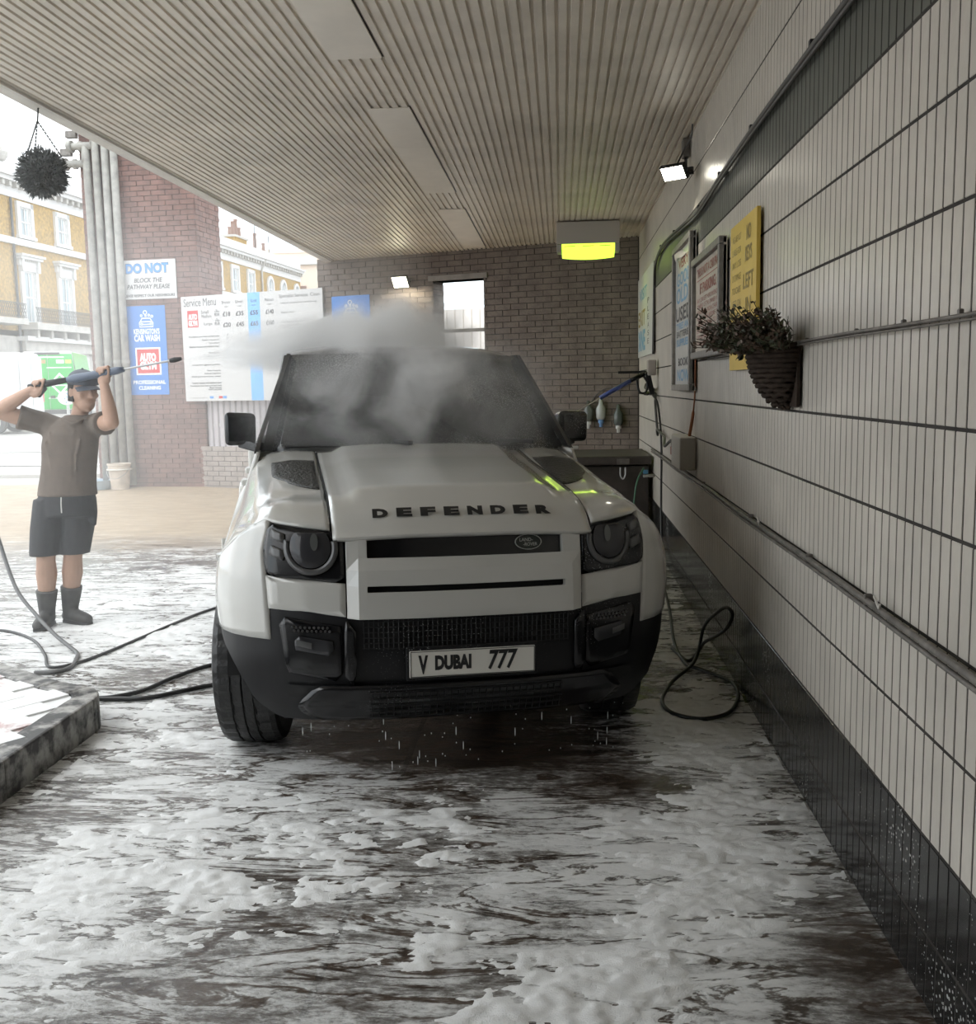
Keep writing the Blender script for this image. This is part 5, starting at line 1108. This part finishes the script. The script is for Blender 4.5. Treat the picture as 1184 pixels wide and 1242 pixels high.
def window(root, yc, z0, z1, w=1.2, arched=False, cornice=False):
    y0, y1 = yc-w/2, yc+w/2; f = MB()
    s = .20
    if arched:
        n = 10; outer = [(y0, z0), (y0, z1-w/2)]+[(yc-w/2*math.cos(a), z1-w/2+w/2*math.sin(a)) for a in np.linspace(0, PI, n)]+[(y1, z0)]
        inner = [(y0+s, z0+.1), (y0+s, z1-w/2)]+[(yc-(w/2-s)*math.cos(a), z1-w/2+(w/2-s)*math.sin(a)) for a in np.linspace(0, PI, n)]+[(y1-s, z0+.1)]
        vs = [fp(a, c, .12) for a, c in outer]+[fp(a, c, .12) for a, c in inner]+[fp(a, c, 0) for a, c in outer]+[fp(a, c, -.1) for a, c in inner]; k = len(outer)
        for i in range(k-1): f.add([vs[i], vs[i+1], vs[k+i+1], vs[k+i], vs[2*k+i], vs[2*k+i+1], vs[3*k+i+1], vs[3*k+i]], [(0, 1, 2, 3), (0, 1, 5, 4), (3, 2, 6, 7)])
    else:
        fbox(f, y0, y0+s, z0, z1, -.02, .12); fbox(f, y1-s, y1, z0, z1, -.02, .12); fbox(f, y0, y1, z1-s*1.1, z1, -.02, .12)
    fbox(f, y0-.06, y1+.06, z0-.10, z0+.05, -.02, .18)
    fr = f.build('window', stucco); fr.parent = root
    zt = z1-s*1.1
    p = fbox(MB(), y0+s, y1-s, z0, zt-(.0 if not arched else .02), .006, .012).build('pane', pane_m); p.parent = fr
    c = MB(); fbox(c, y0+s, y0+s+.22, z0+.08, zt-.05, .0125, .016); fbox(c, y1-s-.22, y1-s, z0+.08, zt-.05, .0125, .016); c = c.build('curtain', curtain); c.parent = fr
    sb = MB(); zm = (z0+zt)/2
    for a, e, q0, q1 in ((y0+s, y1-s, zm-.035, zm+.035), (y0+s, y1-s, z0, z0+.09), (y0+s, y1-s, zt-.07, zt), (y0+s, y0+s+.06, z0, zt), (y1-s-.06, y1-s, z0, zt), (yc-.02, yc+.02, z0, zt)): fbox(sb, a, e, q0, q1, .015, .05)
    sb = sb.build('sash', stucco); sb.parent = fr
    if cornice:
        for a, e, q0, q1, o in ((y0-.10, y1+.10, z1, z1+.28, .14), (y0-.18, y1+.18, z1+.28, z1+.40, .30), (y0-.24, y1+.24, z1+.40, z1+.50, .40)): fpart(root, 'window_head', stucco, a, e, q0, q1, 0, o, fr)
        for yy in (y0+.06, y1-.06): fpart(root, 'bracket', stucco, yy-.08, yy+.08, z1-.25, z1+.28, 0, .24, fr)
        d = MB()
        for k in range(9): fbox(d, y0+.0+k*(w/9), y0+.07+k*(w/9), z1+.20, z1+.28, .14, .22)
        d = d.build('dentils', stucco_g); d.parent = fr
def building(name, label, y0, y1, z1, setz=10.35):
    r = thing(name, label, 'building', (0, 0, 0)); fpart(r, 'wall', stock, y0, y1, 4.5, setz, -6, 0)
    fpart(r, 'frieze', stucco, y0, y1, setz, setz+.62, -6, .06); fpart(r, 'cornice', stucco, y0, y1, setz+.62, setz+.80, -6, .38); fpart(r, 'cornice_moulding', stucco, y0, y1, setz+.80, setz+.92, -6, .52); fpart(r, 'parapet', stucco, y0, y1, setz+.92, z1, -.25, .06)
    for k in range(int((y1-y0)/.5)): fpart(r, 'cornice_bracket', stucco_g, y0+.1+k*.5, y0+.28+k*.5, setz+.40, setz+.62, .06, .30)
    return r
A = building('terraced_house', 'yellow brick terrace house with white cornice and balcony, nearest the street gap', 36, 54, 11.75)
fpart(A, 'string_course', stucco, 36, 54, 8.30, 8.58, 0, .16)
for y in (45.95, 48.95): window(A, y, 8.72, 10.25, 1.25); window(A, y, 4.86, 7.42, 1.35, cornice=True)
for y in (42.95, 51.95): window(A, y, 8.72, 10.25, 1.25)
fpart(A, 'ground_floor', stucco_g, 36, 54, .2, 4.25, -6, .04); fpart(A, 'entablature', stucco_g, 44.9, 54, 3.6, 4.05, 0, .35); fpart(A, 'moulding', stucco, 44.7, 54, 4.05, 4.25, 0, .6)
for k in range(4): fpart(A, 'rusticated_course', stucco, 45.2, 50.6, 2.2+k*.36, 2.53+k*.36, 0, .10)
fpart(A, 'balcony_slab', stucco_g, 44.95, 54, 4.55, 4.85, 0, .95); fpart(A, 'balcony_slab', stucco_g, 36, 44.3, 4.7, 4.95, 0, .95)
for k in range(8): fpart(A, 'balcony_bracket', stucco_g, 45.3+k*1.1, 45.5+k*1.1, 4.2, 4.55, 0, .7)
for y0, y1, zb in ((45.0, 53.9, 4.85), (36, 44.25, 4.95)):
    rl = MB(); n = int((y1-y0)/.15)
    rl.bar(fp(y0, zb+.66, .9), fp(y1, zb+.66, .9), .035, .035); rl.bar(fp(y0, zb+.05, .9), fp(y1, zb+.05, .9), .03, .03)
    for k in range(n):
        ya = y0+k*.15; rl.bar(fp(ya, zb+.05, .9), fp(ya+.15, zb+.36, .9), .018, .018); rl.bar(fp(ya+.15, zb+.05, .9), fp(ya, zb+.36, .9), .018, .018); rl.bar(fp(ya, zb+.36, .9), fp(ya+.15, zb+.66, .9), .018, .018); rl.bar(fp(ya+.15, zb+.36, .9), fp(ya, zb+.66, .9), .018, .018)
    o = rl.build('balcony_railing', iron); o.parent = A
o = MB().tube([fp(44.9, 2.0, .1), fp(44.9, 10.3, .1)], .06, 8).build('downpipe', iron); o.parent = A
o = MB().sphere(fp(44.7, 12.2, -.3), (.5, .5, .45), 10, 8).build('urn', stucco_g); o.parent = A
B = building('terraced_house', 'yellow brick terrace house with white cornice and chimneys behind the menu board', 62, 84, 11.85)
for y in (67.3, 70.2, 73.1): window(B, y, 8.4, 10.2, 1.45)
for y in (77.0, 79.8, 82.9): window(B, y, 8.4, 10.15, 1.35, arched=True)
for y in (64.4,): window(B, y, 8.4, 10.15, 1.35)
fpart(B, 'ground_floor', stucco_g, 62, 84, .2, 4.5, -6, .04); fpart(B, 'sill_band', stucco, 62, 84, 8.0, 8.25, 0, .12)
o = MB().tube([fp(75.2, 5, .1), fp(75.2, 10.4, .1), fp(75.2, 11.3, .5)], .07, 8).build('downpipe', stucco_g); o.parent = B
slate = mat('grey_slate', (.20, .21, .26), .6, var=.15, vs=3); pot_m = mat('terracotta_pot', (.27, .175, .14), .8)
b = MB(); pts = [fp(62, 11.4, -.4), fp(69.0, 11.4, -.4), fp(67.2, 14.2, -3.0), fp(62, 14.2, -3.0)]; b.add(pts, [(0, 1, 2, 3)]); b.add([pts[1], fp(69.0, 11.4, -5.6), pts[2]], [(0, 1, 2)]); o = b.build('mansard_roof', slate); o.parent = B
for (yc, zb, zt, n, m) in ((71.4, 11.5, 13.35, 3, stucco_g), (77.2, 11.5, 13.0, 4, stock), (82.2, 11.4, 12.5, 2, stock)):
    c = fpart(B, 'chimney_stack', m, yc-1.2, yc+1.2, zb, zt, -3.2, -2.2); fpart(B, 'chimney_cap', stucco_g, yc-1.3, yc+1.3, zt, zt+.15, -3.3, -2.1, c)
    for k in range(n):
        p = fp(yc-.9+1.8*k/max(1, n-1), zt+.15, -2.7); h = (.6, 1.1, 1.35, .8)[(k+n) % 4]; o = MB().lathe([(.0, 0), (.17, 0), (.13, h*.85), (.16, h*.88), (.16, h), (0, h)], 12, Matrix.Translation(p)).build('chimney_pot', pot_m); o.parent = c
for yy, z in ((70.6, 15.0), (79.5, 15.4), (82.5, 13.9)):
    b = MB().tube([fp(yy, 11.8, -2), fp(yy, z, -2)], .035, 6)
    for k in range(4): b.tube([fp(yy-.4, z-.15*k, -2), fp(yy+.4, z-.15*k, -2)], .02, 5)
    o = b.build('aerial', iron); o.parent = B
C_ = thing('corner_building', 'pale peach rendered building end closing the far side of the street', 'building', (-23.1, 89.2, 0)); peach = mat('peach_render', (.78, .66, .56), .8, var=.05, vs=2)
MB().box((0, 0, 6.6), (6.2, 4, 13.2)).build('wall', peach, C_); MB().box((0, -.1, 12.2), (6.5, 4.4, .22)).build('cornice', stucco, C_, bevel=.05); MB().box((0, 0, 13.3), (6.4, 4.2, .35)).build('parapet', peach, C_); MB().box((1.2, -2.05, 10.2), (.9, .1, .35)).build('bracket', pot_m, C_)
for z in (9.9, 6.5): w_ = MB().box((-1.6, -2.03, z), (1.1, .12, 1.9)).build('window', stucco, C_); MB().box((-1.6, -2.1, z), (.8, .03, 1.6)).build('pane', pane_m, w_)

# ---- vans parked across the street
gz = ground_z(37)
van_white = mat('van_white', (.55, .55, .55), .3, coat=.4); van_green = mat('van_green', (.02, .40, .06), .3, coat=.4); tyre_far = mat('far_tyre', (.05, .05, .05), .7); vg = mat('van_glass', (.08, .09, .10), .1); red_l = mat('tail_lamp_red', (.55, .03, .03), .3)
def vwheel(t, x, y, r=.34, w=.22):
    MB().cyl((x-w/2, y, r), (x+w/2, y, r), r, n=22).build('tyre', tyre_far, t); MB().cyl((x-w/2-.01, y, r), (x+w/2+.01, y, r), r*.6, n=16).build('rim', grey_metal, t)
vn = thing('green_van', 'bright green and white van seen from behind, parked across the street', 'van', (-19.7, 38.5, ground_z(38)), math.radians(18))
def vbody(b, y0, y1, z0, z1, w=1.0, tw=.90):
    n = []; 
    for y, s in ((y0, 1), (y1, 1)): n += [(-w, y, z0), (w, y, z0), (w, y, z0+(z1-z0)*.45), (tw, y, z1-.06), (tw-.1, y, z1), (-tw+.1, y, z1), (-tw, y, z1-.06), (-w, y, z0+(z1-z0)*.45)]
    fs = [(7, 6, 5, 4, 3, 2, 1, 0), tuple(range(8, 16))]+[(i, (i+1) % 8, 8+(i+1) % 8, 8+i) for i in range(8)]; return b.add(n, fs)
vbody(MB(), 0, 4.2, .45, 2.85).build('body', van_white, vn, bevel=.05)
b = MB(); b.add([(-.99, 4.2, .45), (.99, 4.2, .45), (.99, 5.6, .45), (-.99, 5.6, .45), (-.97, 4.2, 1.6), (.97, 4.2, 1.6), (.95, 5.6, 1.2), (-.95, 5.6, 1.2), (-.9, 4.2, 2.75), (.9, 4.2, 2.75)], [(0, 1, 2, 3), (0, 3, 7, 4), (1, 5, 6, 2), (3, 2, 6, 7), (4, 7, 6, 5), (4, 5, 9, 8)]); b.build('cab', van_white, vn)
for s in (-1, 1):
    d = MB(); d.add([(s*.01, -.03, .62), (s*.965, -.03, .62), (s*.985, -.03, 1.5), (s*.87, -.03, 2.72), (s*.01, -.03, 2.74), (s*.01, 0, .62), (s*.99, 0, .62), (s*.99, 0, 1.5), (s*.88, 0, 2.74), (s*.01, 0, 2.74)], [(0, 1, 2, 3, 4), (0, 1, 6, 5), (1, 2, 7, 6), (2, 3, 8, 7), (3, 4, 9, 8)]); d.build('rear_door', van_green, vn)
    for z in (1.0, 2.0): MB().box((s*.96, -.06, z), (.10, .05, .05)).build('hinge', van_green, vn, bevel=.01)
    MB().box((s*.965, -.04, 1.25), (.07, .05, .40)).build('tail_lamp', red_l, vn, bevel=.01); vwheel(vn, s*.86, .95); vwheel(vn, s*.86, 4.4)
MB().box((0, -.06, .52), (1.9, .14, .16)).build('bumper', tyre_far, vn, bevel=.02); MB().box((.12, -.06, 1.1), (.16, .05, .10)).build('handle', tyre_far, vn, bevel=.01)
MB().box((.0, -.05, 2.76), (.9, .06, .08)).build('brake_light', tyre_far, vn)
b = MB(); b.add([(.895, .02, 2.55), (1.005, .02, 1.9), (1.005, 4.1, 1.9), (.895, 4.1, 2.55)], [(0, 1, 2, 3)]); b.add([(1.012, .02, 1.95), (1.012, 4.1, 1.95), (.90, 4.1, 2.80), (.90, .02, 2.80)], [(0, 1, 2, 3)]); b.build('side_stripe', van_green, vn, solid=.004)
Mv = Matrix(((1, 0, 0, 0), (0, 0, -1, -.032), (0, 1, 0, 1.6), (0, 0, 0, 1))); 
stroke(Mv, [(.40, .38), (.40+.34, 0), (.40, -.38), (.40-.34, 0)], .05, ink_white, vn, 'emblem', .002, True); block(Mv, .40, .05, .62, .045, ink_white, vn, z=.003); block(Mv, .40, -.06, .62, .045, ink_white, vn, z=.003)
for k in range(9): block(Mv, -.42, .50-.13*k, .36-.05*(k % 3), .05, ink_white, vn, 'printed_line', .002)
for z, w in ((.62, .9), (-.55, .9)): block(Mv, .4, z, w, .035, ink_white, vn, 'printed_line', .002)
block(Mv, 0, 1.02, 1.2, .05, ink_white, vn, 'printed_line', .002)
for x, w, m in ((-.72, .20, ink_white), (-.15, .16, mat('van_badge_orange', (.45, .28, .12), .5)), (.45, .28, ink_white), (.75, .22, mat('van_badge_yellow', (.75, .75, .12), .5))): block(Mv, x, .85, w, .14, m, vn, 'sticker', .002)
v2 = thing('white_van', 'plain white van beside the green van, seen at the edge of the frame', 'van', (-17.5, 33.0, ground_z(33)), math.radians(98))
vbody(MB(), 0, 4.4, .42, 2.62).build('body', van_white, v2, bevel=.08)
b = MB(); b.add([(-.99, 4.4, .45), (.99, 4.4, .45), (.99, 5.7, .45), (-.99, 5.7, .45), (-.97, 4.4, 1.6), (.97, 4.4, 1.6), (.95, 5.7, 1.2), (-.95, 5.7, 1.2), (-.9, 4.4, 2.5), (.9, 4.4, 2.5)], [(0, 1, 2, 3), (0, 3, 7, 4), (1, 5, 6, 2), (3, 2, 6, 7), (4, 7, 6, 5), (4, 5, 9, 8)]); b.build('cab', van_white, v2)
for s in (-1, 1): vwheel(v2, s*.86, .9, .36); vwheel(v2, s*.86, 4.5, .36); MB().box((s*1.003, 2.6, 1.55), (.012, 1.7, .9)).build('side_panel', stucco, v2, bevel=.05)
for s in (-1, 1): MB().box((s*.50, -.02, 1.5), (.94, .03, 1.95)).build('rear_door', van_white, v2, bevel=.02); MB().box((s*.95, -.03, 1.2), (.08, .04, .4)).build('tail_lamp', red_l, v2)
MB().box((0, -.05, .5), (1.9, .12, .18)).build('bumper', tyre_far, v2, bevel=.02)
rs = thing('road_panel', 'small rounded white panel with blue dots behind the shoulder of the person', 'sign', (-13.6, 27.5, ground_z(27.5)))
MB().lathe([(0, -.03), (.33, -.03), (.36, 0), (.33, .03), (0, .03)], 28, Matrix.Translation((0, 0, 1.20)) @ Matrix.Rotation(PI/2, 4, 'X') @ Matrix.Diagonal((.72, .55, 1, 1))).build('face', stucco, rs); MB().cyl((0, .05, 0), (0, .05, 1.15), .04).build('post', grey_metal, rs)
for k in range(9): a = 2.4*k; r = .05*math.sqrt(k); MB().sphere((.06+r*math.cos(a), -.035, 1.20+r*math.sin(a)), (.02, .008, .02), 8, 6).build('dot', ink_blue, rs)
# white road markings
rm = mat('road_paint', (.75, .75, .73), .7, var=.1, vs=5)
for k, (y, x0, x1, w, lab) in enumerate(((19.6, -13.5, -8.9, .35, 'broad white line painted across the road edge, nearest the pier'), (23.5, -16, -9.5, .22, 'narrow white line painted on the road beyond the broad one'), (33.0, -24, -13, .25, 'far white line painted on the road before the vans'))):
    b = MB(); b.add([(x0, y, ground_z(y)+.012), (x1, y-.4, ground_z(y)+.012), (x1, y-.4+w, ground_z(y)+.016), (x0, y+w, ground_z(y)+.016)], [(0, 1, 2, 3)]); tag(b.build('road_line', rm), lab, 'road marking', kind='structure')
MB_ = MB().box((-14, 17.0, ground_z(17)+.0), (14, .25, .12)); tag(MB_.build('kerb_edge', stucco_g), 'long pale kerb stone edge between forecourt and road', 'kerb', kind='structure')

# ================================================================== MIST AND SPRAY
def vol(name, dens, aniso=.2, noise=None, colour=(1, 1, 1)):
    m = bpy.data.materials.new(name); m.use_nodes = True; t = m.node_tree; t.nodes.clear(); o = t.nodes.new('ShaderNodeOutputMaterial'); v = t.nodes.new('ShaderNodeVolumeScatter')
    v.inputs['Color'].default_value = (*colour, 1); v.inputs['Density'].default_value = dens; v.inputs['Anisotropy'].default_value = aniso; t.links.new(v.outputs[0], o.inputs['Volume'])
    if noise:
        sc, lo, hi, det = noise; ge = t.nodes.new('ShaderNodeNewGeometry'); n = t.nodes.new('ShaderNodeTexNoise'); n.inputs['Scale'].default_value = sc; n.inputs['Detail'].default_value = det; n.inputs['Roughness'].default_value = .6; n.inputs['Distortion'].default_value = .6
        r = t.nodes.new('ShaderNodeMapRange'); r.interpolation_type = 'SMOOTHSTEP'; r.inputs['From Min'].default_value = lo; r.inputs['From Max'].default_value = hi; r.inputs['To Min'].default_value = 0; r.inputs['To Max'].default_value = dens
        t.links.new(ge.outputs['Position'], n.inputs['Vector']); t.links.new(n.outputs['Fac'], r.inputs['Value']); t.links.new(r.outputs['Result'], v.inputs['Density'])
    return m
mm = vol('drifting_mist', .032, .3)
b = MB(); pts = [(-7.2, 4.2), (-2.75, 4.2), (-1.25, 6.5), (-1.6, 13.2), (-3.4, 14.1), (-7.2, 15.0)]; b.prism(pts, lambda p, t: (p[0], p[1], t), .02, 3.38)
mi = b.build('drifting_mist', mm); tag(mi, 'fine drifting water mist hanging in the open side of the bay', 'mist', kind='stuff')
def cloud(name, label, centres, dens, noise, sx=1.0):
    """soft spray: density fades to nothing well inside the hull; centres = ((x, y, z), radius, weight)"""
    m = bpy.data.materials.new(name); m.use_nodes = True; t = m.node_tree; t.nodes.clear(); N = t.nodes.new; L = t.links.new
    o = N('ShaderNodeOutputMaterial'); v = N('ShaderNodeVolumeScatter'); v.inputs['Anisotropy'].default_value = .0; L(v.outputs[0], o.inputs['Volume'])
    ge = N('ShaderNodeNewGeometry'); acc = None
    wn = N('ShaderNodeTexNoise'); wn.inputs['Scale'].default_value = noise[0]*.8; wn.inputs['Detail'].default_value = 3
    L(ge.outputs['Position'], wn.inputs['Vector']); wa = N('ShaderNodeVectorMath'); wa.operation = 'MULTIPLY_ADD'; L(wn.outputs['Color'], wa.inputs[0]); wa.inputs[1].default_value = (.46, .46, .30); wb_ = N('ShaderNodeVectorMath'); wb_.operation = 'ADD'
    L(ge.outputs['Position'], wb_.inputs[0]); wb_.inputs[1].default_value = (-.23, -.23, -.15); L(wb_.outputs[0], wa.inputs[2])
    for c, r, w in centres:
        d = N('ShaderNodeVectorMath'); d.operation = 'SUBTRACT'; L(wa.outputs[0], d.inputs[0]); d.inputs[1].default_value = c
        e = N('ShaderNodeVectorMath'); e.operation = 'DIVIDE'; L(d.outputs[0], e.inputs[0]); e.inputs[1].default_value = r
        l = N('ShaderNodeVectorMath'); l.operation = 'LENGTH'; L(e.outputs[0], l.inputs[0])
        k = N('ShaderNodeMapRange'); k.interpolation_type = 'SMOOTHERSTEP'; k.inputs['From Min'].default_value = 1.0; k.inputs['From Max'].default_value = .1; k.inputs['To Min'].default_value = 0; k.inputs['To Max'].default_value = w; L(l.outputs['Value'], k.inputs['Value'])
        if acc is None: acc = k.outputs['Result']
        else: a = N('ShaderNodeMath'); a.operation = 'ADD'; L(acc, a.inputs[0]); L(k.outputs['Result'], a.inputs[1]); acc = a.outputs[0]
    n = N('ShaderNodeTexNoise'); n.inputs['Scale'].default_value = noise[0]; n.inputs['Detail'].default_value = 5; n.inputs['Roughness'].default_value = .62; n.inputs['Distortion'].default_value = .5; L(ge.outputs['Position'], n.inputs['Vector'])
    r = N('ShaderNodeMapRange'); r.interpolation_type = 'SMOOTHSTEP'; r.inputs['From Min'].default_value = noise[1]; r.inputs['From Max'].default_value = noise[2]; r.inputs['To Min'].default_value = .06; r.inputs['To Max'].default_value = dens; L(n.outputs['Fac'], r.inputs['Value'])
    mu = N('ShaderNodeMath'); mu.operation = 'MULTIPLY'; L(acc, mu.inputs[0]); L(r.outputs['Result'], mu.inputs[1]); L(mu.outputs[0], v.inputs['Density'])
    b = MB()
    for c, r_, w in centres: b.sphere(c, tuple(q*1.0+.18 for q in r_), 14, 10)
    ob = b.build(name, grout); md = ob.modifiers.new('r', 'REMESH'); md.mode = 'VOXEL'; md.voxel_size = .07
    dg = bpy.context.evaluated_depsgraph_get(); me = bpy.data.meshes.new_from_object(ob.evaluated_get(dg)); me.materials.clear(); me.materials.append(m); bpy.data.objects.remove(ob)
    ob = bpy.data.objects.new(name, me); COL.objects.link(ob); return tag(ob, label, 'spray', kind='stuff')
cloud('spray_cloud', 'cloud of water spray bursting over the car roof and windscreen',
      [((-1.80, 6.65, 1.92), (.62, .45, .18), 1.0), ((-1.40, 6.5, 1.94), (.72, .55, .26), 1.3), ((-1.04, 6.42, 1.96), (.62, .5, .34), 1.3), ((-.90, 6.45, 2.02), (.46, .4, .26), .6), ((-1.0, 5.95, 1.80), (.70, .38, .38), .9), ((-.72, 5.65, 1.64), (.55, .34, .42), .45), ((-1.10, 5.55, 1.52), (.65, .34, .36), .3), ((-.85, 5.40, 1.56), (1.25, .42, .58), .16)], 26.0, (2.8, .32, .78))
b = MB(); a = Vector((-2.58, 6.86, 1.866)); e = Vector((-1.45, 6.54, 1.985)); ptsj = [a.lerp(e, k/8) for k in range(9)]; b.tube(ptsj, [.006+.010*k*(1+.09*k) for k in range(9)], 16)
o = b.build('spray_jet', vol('spray_jet', 16.0, .2, (6.0, .2, .7, 3))); tag(o, 'narrow jet of water shooting from the lance nozzle to the car roof', 'spray', kind='stuff')
